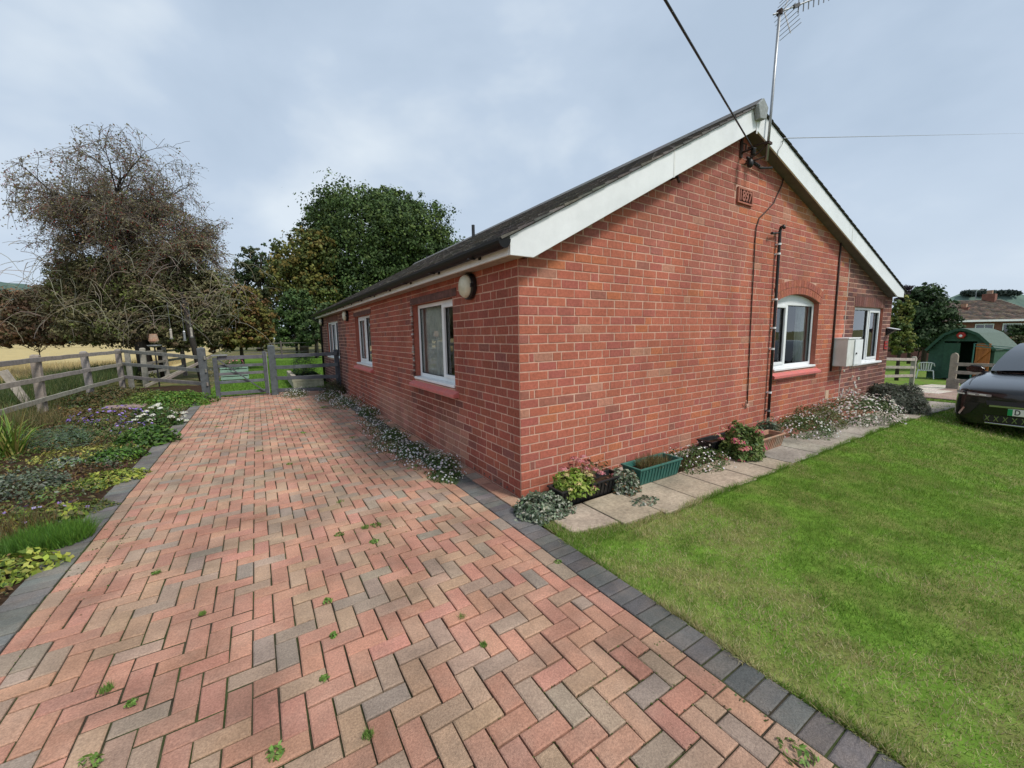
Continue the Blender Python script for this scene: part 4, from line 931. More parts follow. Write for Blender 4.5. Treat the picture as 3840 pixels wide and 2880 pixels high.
# ================================================================== PLANTS
def mound_pts(n, r, h_, rng=R_, shell=.6):
    d = unit(rng.normal(size=(n, 3))); d[:, 2] = np.abs(d[:, 2]); rad = shell+(1-shell)*rng.random(n)**.5
    lump = 1+.18*np.sin(d[:, 0]*5+rng.uniform(0, 6))*np.cos(d[:, 1]*6+rng.uniform(0, 6))
    P = d*np.array([r, r, h_])*(rad*lump)[:, None]; return P, d
def nowall(P):
    inx = (P[:, 0] > -.03) & (P[:, 0] < 10.2) & (P[:, 1] > -.03) & (P[:, 1] < 13); gap_y = P[:, 1]+.03; gap_x = P[:, 0]+.03
    P = P.copy(); fy = inx & (gap_y < gap_x); fx = inx & ~fy; P[fy, 1] = -.03-gap_y[fy]*.5; P[fx, 0] = -.03-gap_x[fx]*.5
    return P
def plant(name, x, y_, z, r, h_, n, size, cols, label, cat='plant', group=None, aspect=.5, flowers=None, style='mound', ex=1.0, stems=True, ey=1.0):
    t = thing(name, (x, y_, z), label, cat, group)
    if style == 'mound':
        P, N = mound_pts(n, r, h_, shell=.6 if ey == 1 else .25); P[:, 0] *= ex; P[:, 1] *= ey; P = nowall(P+np.array([x, y_, z-.01])); P[:, 2] = np.maximum(P[:, 2], z+.004)
        size = size*1.25; Nn = unit(N*.7+R_.normal(size=N.shape)*.6+np.array([0, 0, .5])); V, F = leaf_mesh(P, Nn, size*R_.uniform(.6, 1.35, n), aspect); C_ = rep(palette(n, cols, .25), 4)
        tag(npobj('foliage', V, [F], MAT['leaf'], t, C_), kind='stuff')
    elif style == 'grass':
        a = R_.uniform(0, 2*np.pi, n); rr = r*np.sqrt(R_.random(n))*.8; P = np.stack([x+rr*np.cos(a)*ex, y_+rr*np.sin(a), np.full(n, z)], 1)
        V, F = blade_mesh(P, h_*R_.uniform(.5, 1.15, n), size, R_.uniform(.1, .75, n)); tag(npobj('foliage', V, [F], MAT['leaf'], t, rep(palette(n, cols, .22), 3)), kind='stuff')
    elif style == 'strap':
        Vs, Fs, Cs, k = [], [], [], 0
        cl = palette(n, cols, .2)
        for i in range(n):
            a = R_.uniform(0, 2*np.pi); L_ = h_*R_.uniform(.6, 1.3); out_ = R_.uniform(.25, 1.0); b0 = np.array([x+R_.uniform(-.3, .3)*r, y_+R_.uniform(-.3, .3)*r, z]); sd = np.array([-math.sin(a), math.cos(a), 0])
            for j in range(7):
                s = j/6; c_ = b0+np.array([math.cos(a), math.sin(a), 0])*out_*L_*s*.8+np.array([0, 0, 1])*L_*(s*1.15-out_*.75*s*s); wd = size*(1-s)**.6*.5+.0008
                Vs += [c_-sd*wd, c_+sd*wd]; Cs += [cl[i], cl[i]]
                if j: Fs.append((k+2*j-2, k+2*j-1, k+2*j+1, k+2*j))
            k += 14
        tag(npobj('foliage', np.array(Vs), [np.array(Fs)], MAT['leaf'], t, np.array(Cs)), kind='stuff')
    if flowers:
        fn, fs, fc, ftype = flowers
        P, N = mound_pts(fn, r*1.02, h_*1.06, shell=.93 if ey == 1 else .55); P[:, 0] *= ex; P[:, 1] *= ey; P = nowall(P+np.array([x, y_, z]))
        if ftype == 'head':   # domed flower heads made of many florets
            m_ = 46; Pn = np.repeat(P, m_, 0); dd, _n = mound_pts(len(Pn), 1, .55, shell=.8); sc_ = rep(fs*R_.uniform(.7, 1.2, fn), m_)[:, None]; Pn = Pn+dd*sc_; Nn = unit(dd+np.array([0, 0, .3]))
            V, F = leaf_mesh(Pn, Nn, fs*.42, .9, .3); tag(npobj('flower_heads', V, [F], MAT['petal'], t, rep(palette(len(Pn), fc, .2), 4)), kind='stuff')
        else:
            Nn = unit(N+R_.normal(size=N.shape)*.5+np.array([0, -.2, .5])); V, F = leaf_mesh(P+Nn*.012, Nn, fs*R_.uniform(.7, 1.2, fn), .95, .0); V2, F2 = leaf_mesh(P+Nn*.014, Nn, fs*R_.uniform(.7, 1.2, fn), .95, .0)
            tag(npobj('flowers', np.concatenate([V, V2]), [np.concatenate([F, F2+len(V)])], MAT['petal'], t, np.concatenate([rep(palette(fn, fc, .08), 4)]*2)), kind='stuff')
    if stems:
        b1 = B()
        for i in range(7):
            a = R_.uniform(0, 6.28); b1.tube([(x, y_, z-.01), (x+.35*r*math.cos(a)*ex, y_+.35*r*math.sin(a), z+.45*h_), (x+.6*r*math.cos(a)*ex, y_+.6*r*math.sin(a), z+.75*h_)], [.006, .004, .002], 4, (.10, .09, .04))
        b1.build('stems', 'twig', t)
    return t
DG = [(.05, .105, .022), (.07, .13, .03), (.04, .085, .022), (.09, .14, .035)]
BG = [(.09, .20, .025), (.12, .24, .03), (.07, .16, .025)]
LIME = [(.30, .34, .05), (.36, .38, .08), (.20, .27, .04), (.14, .20, .035)]
GREY = [(.14, .17, .12), (.11, .145, .10), (.18, .20, .15), (.08, .11, .06)]
BRZ = [(.16, .10, .035), (.20, .13, .04), (.12, .11, .04), (.10, .075, .03)]
MIX = [(.12, .125, .045), (.16, .14, .06), (.08, .10, .035), (.17, .12, .06)]
VAR = [(.10, .145, .085), (.26, .30, .22), (.07, .11, .06), (.36, .37, .29), (.13, .16, .10)]
WHITE = [(.78, .77, .74), (.80, .74, .74)]
# along the gable, left to right
plant('variegated_shrub', .02, -.33, 0, .23, .17, 1900, .032, VAR, 'low variegated grey-green shrub spilling over the house corner', 'shrub', ex=1.25)
plant('sedum', .40, -.30, .10, .19, .20, 900, .042, [(.20, .30, .04), (.26, .35, .06), (.15, .24, .035), (.33, .38, .09)], 'lime green sedum in the low black trough', ex=1.05, flowers=(12, .035, [(.62, .55, .22), (.66, .50, .30)], 'head'))
plant('pink_sedum', .68, -.20, .09, .24, .24, 160, .04, [(.20, .10, .06), (.16, .14, .06)], 'faded pink sedum flower heads leaning over the low black trough', ex=1.4, flowers=(20, .04, [(.66, .26, .29), (.72, .38, .38), (.60, .22, .24)], 'head'))
plant('variegated_shrub', 1.00, -.38, 0, .19, .20, 1500, .032, VAR+[(.22, .13, .06)], 'rounded variegated shrub between the black and green troughs', 'shrub')
plant('dry_grass', 1.52, -.33, .14, .17, .13, 700, .006, [(.20, .13, .06), (.12, .12, .04), (.25, .17, .08), (.09, .11, .035)], 'dry brownish grass growing in the green trough', 'grass', style='grass', ex=1.6, stems=False)
plant('daisy_clump', 2.35, -.32, 0, .33, .19, 1700, .022, DG+[(.12, .15, .05)], 'small white daisy clump between green trough and large sedum', 'flowers', 'white daisy clumps', ex=1.35, flowers=(150, .024, WHITE, 'disc'))
plant('pink_sedum', 3.08, -.47, 0, .27, .42, 2600, .042, [(.10, .16, .035), (.14, .20, .05), (.18, .22, .07), (.07, .12, .03)], 'tall sedum with crimson and pink heads in front of the gable', ex=1.1, flowers=(26, .05, [(.60, .09, .20), (.64, .16, .22), (.68, .30, .26), (.54, .45, .22)], 'head'))
plant('ivy', 4.12, -.30, 0, .18, .32, 420, .055, [(.06, .10, .05), (.10, .14, .08), (.16, .19, .13)], 'small ivy climbing at the foot of the wall beside the terracotta trough', 'ivy', ex=1.1)
plant('daisy_clump', 5.05, -.38, 0, .42, .25, 2200, .024, DG, 'near right daisy clump spilling over the slabs under the pink sill', 'flowers', 'white daisy clumps', ex=1.35, flowers=(230, .026, WHITE, 'disc'))
plant('green_clump', 5.75, -.30, 0, .42, .35, 1800, .03, [(.08, .115, .03), (.12, .135, .04), (.14, .12, .05)], 'brownish green leafy clump between two daisy clumps at the gable', ex=1.3)
plant('daisy_clump', 6.9, -.50, 0, .55, .42, 3000, .028, DG+[(.16, .17, .09)], 'largest white daisy clump by the right end of the gable', 'flowers', 'white daisy clumps', ex=1.7, flowers=(900, .032, [(.74, .71, .67), (.70, .60, .58), (.66, .64, .56)], 'disc'))
plant('lavender_bush', 9.1, -.42, float(terr(9.1, -.4)), .58, .55, 11000, .06, [(.085, .10, .075), (.11, .125, .09), (.06, .075, .05), (.14, .14, .11)], 'grey-green lavender bush at the far end of the slab path', 'shrub', aspect=.22, ex=1.2)
# weeds on the slabs near the corner
plant('slab_weed', .92, -.72, .0, .10, .035, 120, .03, VAR, 'flat grey-green weed in the joint between the first slabs', 'weed', stems=False, ex=1.8)
# along the side wall
for x, y_, r, h_, ex, nf, lab in ((-.24, 1.42, .26, .16, .8, 170, 'nearest daisy clump by the house wall, under the curtained window'), (-.36, 1.02, .20, .07, 1.0, 60, 'small flat daisy patch spreading on the pavers at the house corner'), (-.36, 2.25, .30, .10, .8, 150, 'low daisy patch over the dark edging below the near window'), (-.33, 3.15, .30, .15, .7, 110, 'daisy clump on the edging past the near window'), (-.22, 5.3, .30, .24, .7, 140, 'dense daisy clump below the middle side window'), (-.38, 6.7, .42, .30, .9, 260, 'large white daisy clump beyond the middle window'), (-.55, 7.9, .36, .28, 1., 200, 'far daisy clump in front of the grey rail fence'), (-1.25, 9.35, .30, .24, 1.2, 200, 'daisy clump at the foot of the gate post')):
    plant('daisy_clump', x, y_, 0, r, h_*.85, 1700, .02, DG+[(.13, .16, .05)], lab, 'flowers', 'white daisy clumps', ex=ex*1.05, ey=1.45, flowers=(nf, .026, WHITE, 'disc'))
for y_, xx, lab in ((1.8, -.42, 'thin straggle of daisies on the edging just past the corner clump'), (2.7, -.52, 'straggling daisies over the pavers between two low patches'), (3.7, -.42, 'sparse daisies creeping along the dark edging, mid wall'), (4.5, -.32, 'sparse daisy runners before the dense middle clump')):
    plant('daisy_runner', xx, y_, 0, .34, .06, 700, .02, DG+MIX, lab, 'flowers', 'white daisy clumps', ex=.85, ey=1.5, flowers=(90, .022, WHITE, 'disc'), stems=False)
plant('heather_bush', -.30, 9.05, 0, .42, .38, 1600, .035, [(.05, .065, .025), (.075, .08, .03), (.09, .07, .035)], 'dark green low bush against the wall below the rail fence', 'shrub', ex=.8)
# flower bed on the left of the drive
bed = lambda u, v, dz=0: onZ(u, v, .03)
def bp(u, v): p = onZ(u, v, .04); return float(p[0]), float(p[1]), float(bedz(p[0], p[1]))
def bedplant(u, v, *a, **k): x, y_, z = bp(u, v); return x, y_, max(z, .0)
BP = [
 ('lime_leaf_plant', 12, 1225, .26, .10, 520, .042, LIME, 'mound', None, 'bright lime leaved plant at the near left edge of the bed'),
 ('grassy_mound', 118, 1160, .24, .17, 2600, .006, BG, 'grass', None, 'bright green grassy mound hanging over the left edging'),
 ('grassy_mound', 60, 1178, .20, .15, 1800, .006, [(.07, .15, .025), (.09, .19, .03)], 'grass', None, 'second grassy green mound left of the first'),
 ('moss_mound', 180, 1092, .20, .07, 1300, .016, [(.10, .15, .03), (.16, .14, .04), (.08, .12, .03)], 'mound', None, 'flat mossy cushion browning at its edge by the edging blocks'),
 ('violet_ground_cover', 85, 1112, .28, .09, 380, .05, LIME+MIX, 'mound', (14, .035, [(.30, .20, .48), (.42, .34, .55)], 'disc'), 'yellow-green ground cover with a few pale violet flowers'),
 ('lime_leaf_plant', 240, 1030, .28, .11, 700, .035, LIME, 'mound', None, 'lime green leafy patch beside the mossy cushion'),
 ('grey_shrublet', 45, 1062, .34, .24, 1300, .03, GREY, 'mound', None, 'dull grey-green low shrub at the left of the bed'),
 ('silver_plant', 135, 1005, .13, .12, 260, .04, [(.34, .38, .32), (.24, .29, .23), (.12, .20, .08)], 'mound', None, 'small silvery white leaved plant in the middle of the bed'),
 ('daylily', 18, 985, .38, .62, 120, .022, [(.14, .25, .03), (.20, .29, .045), (.10, .18, .03), (.30, .27, .08)], 'strap', None, 'arching strap leaved daylily clump at the left edge of the picture'),
 ('blue_mound', 118, 962, .42, .30, 2600, .05, [(.10, .15, .10), (.13, .18, .13), (.08, .13, .06), (.10, .16, .05)], 'feather', None, 'blue-green feathery mound behind the silver plant'),
 ('yellow_creeper', 175, 978, .46, .07, 800, .03, [(.40, .38, .09), (.30, .30, .07), (.20, .22, .05)], 'mound', None, 'yellow creeping plant across the middle of the bed'),
 ('leafy_clump', 318, 952, .34, .26, 1500, .05, BG+DG, 'mound', None, 'fresh green leafy clump bulging over the left edging'),
 ('leafy_clump', 255, 985, .26, .16, 800, .04, BG+DG, 'mound', None, 'smaller green leafy clump between the edging and the yellow creeper'),
 ('white_yarrow', 338, 915, .36, .36, 900, .05, DG, 'mound', (24, .06, [(.80, .80, .72), (.74, .74, .62)], 'head'), 'flat white flower heads standing over the left edging'),
 ('violet_geranium', 232, 905, .52, .20, 1500, .045, BRZ+MIX, 'mound', (150, .05, [(.30, .19, .60), (.40, .29, .66)], 'disc'), 'violet flowered geranium patch over bronze leaves'),
 ('violet_geranium', 275, 930, .34, .14, 800, .04, MIX+DG, 'mound', (60, .045, [(.30, .19, .60), (.40, .29, .66)], 'disc'), 'second smaller violet flowered patch in front of the yarrow'),
 ('bronze_plant', 150, 905, .50, .22, 1500, .045, BRZ, 'mound', None, 'bronze and orange leaved patch below the left fence'),
 ('mixed_clump', 205, 942, .42, .18, 1300, .04, MIX+DG, 'mound', None, 'olive leaved clump around the violet flowers'),
 ('brown_grass', 62, 930, .50, .50, 700, .010, [(.22, .17, .08), (.14, .13, .05), (.10, .11, .04)], 'grass', None, 'tall browned grasses behind the daylily'),
 ('tall_green_clump', 388, 872, .62, .34, 2600, .05, BG+[(.16, .22, .04)], 'mound', None, 'tall bright green clump beside the gate end of the bed'),
 ('tall_green_clump', 330, 872, .60, .32, 2200, .05, [(.12, .18, .03), (.18, .20, .045), (.09, .14, .03)], 'mound', None, 'yellow-green clump left of the tall bright one'),
 ('dark_bronze_clump', 248, 868, .62, .40, 2000, .05, [(.10, .085, .03), (.13, .09, .035), (.07, .085, .03)], 'mound', None, 'dark bronze clump at the foot of the corner post'),
 ('dark_bronze_clump', 175, 872, .50, .26, 1500, .045, BRZ+DG, 'mound', None, 'reddish brown clump along the fence left of the corner post'),
 ('pale_leaf_plant', 320, 826, .28, .42, 700, .06, [(.26, .26, .10), (.16, .18, .06), (.10, .12, .05)], 'mound', None, 'pale yellow leaved bush behind the slanting fence rails'),
 ('brown_grass', 15, 1150, .30, .22, 600, .007, BRZ+MIX, 'grass', None, 'dry tawny grass tuft at the lower left edge'),
 ('red_leaf_patch', 190, 1012, .35, .05, 600, .03, [(.11, .05, .035), (.14, .075, .05), (.08, .06, .03)], 'mound', None, 'reddish brown creeping patch beside the lime green one'),
]
for nm, u, v, r, h_, n, sz, cs, style, fl, lab in BP:
    x, y_, z = bp(u, v); z = max(z, 0)
    plant(nm, x, y_, z, r, h_, n, sz, cs, lab, 'plant', style='mound' if style == 'feather' else style, aspect=.14 if style == 'feather' else .55, flowers=fl, ex=1.15, stems=style == 'mound')
def bedcols(X, Y):
    fam = [[tuple(np.array(q)*1.35) for q in MIX+BRZ], [tuple(np.array(q)*1.4) for q in DG+MIX], [(.13, .19, .045), (.18, .23, .05), (.10, .15, .04)], BRZ+[(.14, .08, .05)], GREY+DG, LIME+MIX]
    k_ = np.clip((vnoise(X+5, Y+5, 1.7, 91)*9).astype(int) % len(fam), 0, len(fam)-1); C_ = np.zeros((len(X), 3))
    for i, f_ in enumerate(fam): q = k_ == i; C_[q] = palette(int(q.sum()), f_, .28)
    return C_
# ground cover and litter over the whole bed
n = 60000; X = R_.uniform(-6.1, -3.50, n); Y = R_.uniform(-3, 13.5, n); lump = vnoise(X+11, Y+11, 2.6, 81)*.6+vnoise(X+11, Y+11, 7, 82)*.4; ok = (Y < 10.3+(-3.3-X)*1.5) & (Y > -3) & (lump > .36); X, Y, lump = X[ok], Y[ok], lump[ok]; n = len(X); Zz = bedz(X, Y)+R_.random(n)**.8*np.clip(lump-.33, 0, 1)*.38
N = unit(R_.normal(size=(n, 3))*.7+np.array([0, 0, .8])); V, F = leaf_mesh(np.stack([X, Y, Zz], 1), N, R_.uniform(.02, .05, n), .5)
tag(npobj('ground_cover', V, [F], MAT['leaf'], None, rep(bedcols(X, Y), 4)), 'mixed low leaves and litter covering the flower bed soil', 'ground cover', kind='stuff')
b1 = B(); b1.add([(-5.0, 8.75, .10), (-4.3, 8.95, .10), (-4.3, 9.5, .13), (-5.05, 9.4, .13), (-5.0, 8.75, .02), (-4.3, 8.95, .02), (-4.3, 9.5, .02), (-5.05, 9.4, .02)], [(0, 1, 2, 3), (0, 4, 5, 1), (1, 5, 6, 2), (2, 6, 7, 3), (3, 7, 4, 0)])
tag(b1.build('stone_slab', 'pinkstone', loc=(0, 0, 0), bevel=.02), 'flat pinkish stone lying in the bed behind the violet flowers', 'stone')
# weeds in the paving joints
wd = [(640, 886, .11, .06), (535, 932, .05, .02), (560, 975, .05, .03), (655, 935, .07, .02), (470, 922, .07, .02), (625, 1003, .05, .03), (735, 1085, .05, .03), (790, 1140, .045, .04), (812, 1135, .045, .04), (733, 1155, .04, .03), (808, 1170, .04, .03), (232, 1490, .035, .045), (595, 1628, .035, .045), (795, 1590, .03, .03), (998, 1335, .03, .03), (1045, 1395, .025, .03), (438, 1327, .025, .03), (338, 1238, .03, .03), (700, 1465, .02, .03), (707, 1300, .03, .04), (720, 1375, .02, .05), (285, 1520, .025, .03), (1720, 1625, .07, .03), (840, 960, .10, .03), (700, 880, .10, .03), (900, 1010, .12, .03), (760, 945, .06, .02), (190, 1655, .05, .05), (1205, 1215, .03, .02), (940, 1030, .1, .03)]
wd.sort(key=lambda q: float(np.linalg.norm(onZ(q[0], q[1], 0)-CAM)))
ORD = ['nearest', 'second nearest', 'third nearest', 'fourth nearest', 'fifth nearest', 'sixth nearest', 'seventh nearest', 'eighth nearest', 'ninth nearest', 'tenth nearest', 'eleventh nearest', 'twelfth nearest', 'thirteenth nearest', 'fourteenth nearest', 'fifteenth nearest', 'fifteenth farthest', 'fourteenth farthest', 'thirteenth farthest', 'twelfth farthest', 'eleventh farthest', 'tenth farthest', 'ninth farthest', 'eighth farthest', 'seventh farthest', 'sixth farthest', 'fifth farthest', 'fourth farthest', 'third farthest', 'second farthest', 'farthest']
for i, (u, v, r, h_) in enumerate(wd):
    p = onZ(u, v, 0); side = 'left half' if p[0] < -1.85 else 'right half'; grassy = (i*7) % 3 == 0
    cl = [(.15, .26, .05), (.19, .30, .07), (.11, .20, .04)]
    plant('paving_weed', float(p[0]), float(p[1]), .001, r*.9, h_*.8, 110 if grassy else 46, .004 if grassy else .014+.10*r, cl, f"{ORD[i]} to the camera of the small {'grassy tufts' if grassy else 'leafy weeds'} in the drive, {side}", 'weed', 'weeds in the paving joints', stems=False, style='grass' if grassy else 'mound')
# joint moss, one mass
n = 26000; X = R_.uniform(-3.3, -.35, n); Y = R_.uniform(-3.0, 9.5, n); kx = np.round((X-X0)/.1); snap = R_.random(n) < .5
X = np.where(snap, X0+kx*.1+R_.normal(0, .004, n), X); Y = np.where(~snap, Y0+np.round((Y-Y0)/.1)*.1+R_.normal(0, .004, n), Y); m_ = vnoise(X+7, Y+7, 1.6, 41) > .52; X, Y = X[m_], Y[m_]; n = len(X)
V, F = leaf_mesh(np.stack([X, Y, np.full(n, -.003)], 1), unit(R_.normal(size=(n, 3))*.6+np.array([0, 0, 1])), R_.uniform(.006, .017, n), .6)
tag(npobj('joint_moss', V, [F], MAT['leaf'], None, rep(palette(n, [(.07, .11, .025), (.10, .14, .035), (.07, .06, .03)], .3), 4)), 'dark moss and dirt in the joints between the pavers', 'moss', kind='stuff')

# ================================================================== GRASS
def grass_patch(X, Y, zf, h_, w_, lean, cols_fn):
    P = np.stack([X, Y, zf(X, Y)], 1); V, F = blade_mesh(P, h_, w_, lean); return V, F, rep(cols_fn(X, Y), 3)
def lawncol(X, Y):
    n = len(X); a = vnoise(X+20, Y+20, 1.15, 51)*.6+vnoise(X+20, Y+20, 3.7, 52)*.4; strip = np.exp(-((X-.75-.12*np.sin(Y*2))/.75)**2)*np.clip((-Y-1.1)/.8, 0, 1)
    dry = np.clip((a-.525)*4.0+1.35*strip*(vnoise(X+40, Y+40, 2.2, 53)-.2), 0, .85); dry = np.where(X > 3.5, dry*.45, dry); pick = R_.random(n) < dry
    g = palette(n, [(.135, .262, .028), (.16, .29, .033), (.108, .222, .023), (.205, .295, .055)], .22); d = palette(n, [(.54, .46, .26), (.47, .41, .21), (.40, .38, .16), (.34, .36, .12)], .2)
    return np.where(pick[:, None], d, g)
Vs, Fs, Cs, off = [], [], [], 0
for (x0, x1, y0_, y1_, dens, hh, ww) in ((-.15, 4.2, -4.6, -.98, 11000, .029, .0040), (4.2, 8.0, -7.5, -.98, 3600, .034, .007), (8.0, 13.0, -8, -.9, 1100, .048, .014), (10.4, 15.0, -.9, 4, 900, .05, .016), (-.1, 4.2, -8.5, -4.6, 2600, .034, .008)):
    n = int((x1-x0)*(y1_-y0_)*dens); X = R_.uniform(x0, x1, n); Y = R_.uniform(y0_, y1_, n); keep = np.array([True]*n)
    keep &= ~((X < .4) & (Y > -.8)); edge = -.165+.035*vnoise(Y+3, Y*0+2, 6, 61); keep &= X > edge
    P = np.stack([X, Y, terr(X, Y)], 1)-CAM; dep = P@_f; uu = 1920+FPX*(P@_r2)/np.maximum(dep, .1); vv = 1440-FPX*(P@_u2)/np.maximum(dep, .1); keep &= (dep > .1) & (uu < 7000) & (vv < 6500) & (uu > -1500)
    X, Y = X[keep], Y[keep]; n = len(X); nn = vnoise(X+2, Y+2, 2.3, 71)
    V, F, C_ = grass_patch(X, Y, lambda x, y: terr(x, y)-.024, hh*R_.uniform(.45, 1.3, n)*(.7+.5*nn+.9*np.clip(vnoise(X+60, Y+60, 5.5, 72)-.62, 0, 1)*2), ww, R_.uniform(.2, .95, n), lawncol); Vs.append(V); Fs.append(F+off); Cs.append(C_); off += len(V)
# fringe leaning over the edging and slabs
for k in range(2):
    n = 9000; Y = R_.uniform(-4.5, -.85, n) if k == 0 else -.99+R_.normal(0, .012, n); X = -.155+R_.normal(0, .012, n)+.01*np.sin(Y*9) if k == 0 else R_.uniform(.95, 8, n)
    V, F, C_ = grass_patch(X, Y, lambda x, y: terr(x, y)-.018, .05*R_.uniform(.3, 1.3, n)*(.5+1.3*vnoise(X*1+30, Y+30, 7, 73)), .0045, R_.uniform(.3, .95, n), lawncol); Vs.append(V); Fs.append(F+off); Cs.append(C_); off += len(V)
n = 5200; X = R_.uniform(-.15, .92, n); Y = R_.uniform(-.99, -.74, n); kk = Y < np.where(X < .42, -.80-.07*np.clip((X+.04)/.46, 0, 1)+.02, -.92); X, Y = X[kk], Y[kk]; V, F, C_ = grass_patch(X, Y, lambda x, y: terr(x, y)-.018, .045*R_.uniform(.4, 1.3, len(X)), .0045, R_.uniform(.2, .95, len(X)), lawncol); Vs.append(V); Fs.append(F+off); Cs.append(C_); off += len(V)
n = 2600; X = R_.uniform(-.14, .10, n); Y = R_.uniform(-.85, -.42, n); V, F, C_ = grass_patch(X, Y, lambda x, y: x*0-.015, .05*R_.uniform(.4, 1.3, n), .005, R_.uniform(.3, .9, n), lawncol); keep = X < -.02; V = V.reshape(-1, 3, 3)[keep].reshape(-1, 3); C_ = C_.reshape(-1, 3, 3)[keep].reshape(-1, 3); F = np.arange(len(V)).reshape(-1, 3); Vs.append(V); Fs.append(F+off); Cs.append(C_); off += len(V)
tag(npobj('lawn_grass', np.concatenate(Vs), [np.concatenate(Fs)], MAT['grass'], None, np.concatenate(Cs)), 'short green lawn grass with straw coloured dry patches', 'grass', kind='stuff')
# back lawn grass, field stubble and long grass by the fence
def stuff_grass(name, x0, x1, y0_, y1_, n, hh, ww, cols, label, z=-.03, lean=(.1, .7), mask=None):
    X = R_.uniform(x0, x1, n); Y = R_.uniform(y0_, y1_, n)
    if mask is not None: k_ = mask(X, Y); X, Y = X[k_], Y[k_]
    n = len(X); V, F = blade_mesh(np.stack([X, Y, np.full(n, z)], 1), hh*R_.uniform(.5, 1.25, n), ww, R_.uniform(*lean, n)); tag(npobj(name, V, [F], MAT['grass'], None, rep(palette(n, cols, .25), 3)), label, 'grass', kind='stuff')
stuff_grass('back_lawn_grass', -3.4, 6, 10.4, 30, 60000, .06, .02, [(.10, .20, .02), (.13, .24, .03), (.085, .17, .02)], 'bright mown grass behind the gate')
stuff_grass('straw_grass', -22, -6.6, 4, 36, 70000, .42, .016, [(.50, .40, .20), (.44, .34, .16), (.54, .45, .25), (.36, .29, .13)], 'pale straw coloured long grass in the field', lean=(.1, .6))
stuff_grass('long_grass', -7.6, -6.0, 4, 17, 16000, .34, .012, [(.10, .14, .035), (.14, .16, .045), (.22, .20, .08), (.30, .25, .12)], 'green and tawny long grass along the fence', lean=(.1, .6))
stuff_grass('bank_weeds', -8.6, -6.3, 9.5, 24, 12000, .62, .03, [(.05, .085, .025), (.07, .10, .03), (.10, .12, .04)], 'dark green weeds under the thorn tree', lean=(.1, .7))

# ================================================================== TREES
RH = np.array([math.cos(YAW), -math.sin(YAW), 0]); FH = np.array([math.sin(YAW), math.cos(YAW), 0])
def lobe_world(u, v, ru, rv, dep, thick=.8):
    c_ = onD(u, v, dep); k = 1.736*dep/FPX; return c_, ru*k, rv*k, ru*k*thick
def crown_mesh(lobes, dens, size, cols, colvar=.3, clump=.16, seed=1, shell=.55, zmin=.1, aspect=.7, clumpcol=.22):
    """lobes: (centre, radius right, radius up, radius depth); leaves grouped in clumps spread over each lobe"""
    rg = np.random.default_rng(seed); Ps, Ns, Cs = [], [], []
    for (c_, a, b, d) in lobes:
        ncl = max(6, int(dens*.33*4*a*b/(26*size*size*aspect*.5))); dirs = unit(rg.normal(size=(ncl, 3))); rad = shell+(1-shell)*rg.random(ncl)**.6
        lump = 1+.16*np.sin(dirs[:, 0]*4+c_[0])*np.cos(dirs[:, 2]*5+c_[1])+.08*rg.normal(size=ncl)
        loc = dirs*np.array([a, d, b])*(rad*lump)[:, None]; cc = c_+loc[:, :1]*RH+loc[:, 1:2]*FH+loc[:, 2:]*np.array([0, 0, 1])
        nl = 26; cr_ = clump*(a+b)/2*rg.uniform(.6, 1.4, ncl); off_ = rg.normal(size=(ncl, nl, 3))*np.array([1, 1, .62]); 
        P = cc[:, None, :]+off_*cr_[:, None, None]*.6; nrm = unit(off_*.8+(dirs[:, :1]*RH+dirs[:, 1:2]*FH+dirs[:, 2:]*np.array([0, 0, 1]))[:, None, :]*.5+rg.normal(size=off_.shape)*.6+np.array([0, 0, .35]))
        base = np.asarray(cols)[rg.integers(0, len(cols), ncl)]*(1+rg.uniform(-clumpcol, clumpcol, (ncl, 1))); C_ = np.repeat(base[:, None, :], nl, 1)*(1+rg.uniform(-colvar, colvar, (ncl, nl, 1)))
        Ps.append(P.reshape(-1, 3)); Ns.append(nrm.reshape(-1, 3)); Cs.append(C_.reshape(-1, 3))
    P = np.concatenate(Ps); N = np.concatenate(Ns); C_ = np.clip(np.concatenate(Cs), 0, 1); k_ = P[:, 2] > zmin; P, N, C_ = P[k_], N[k_], C_[k_]
    V, F = leaf_mesh(P, N, size*rg.uniform(.6, 1.4, len(P)), aspect, .2, rg); return V, F, rep(C_, 4)
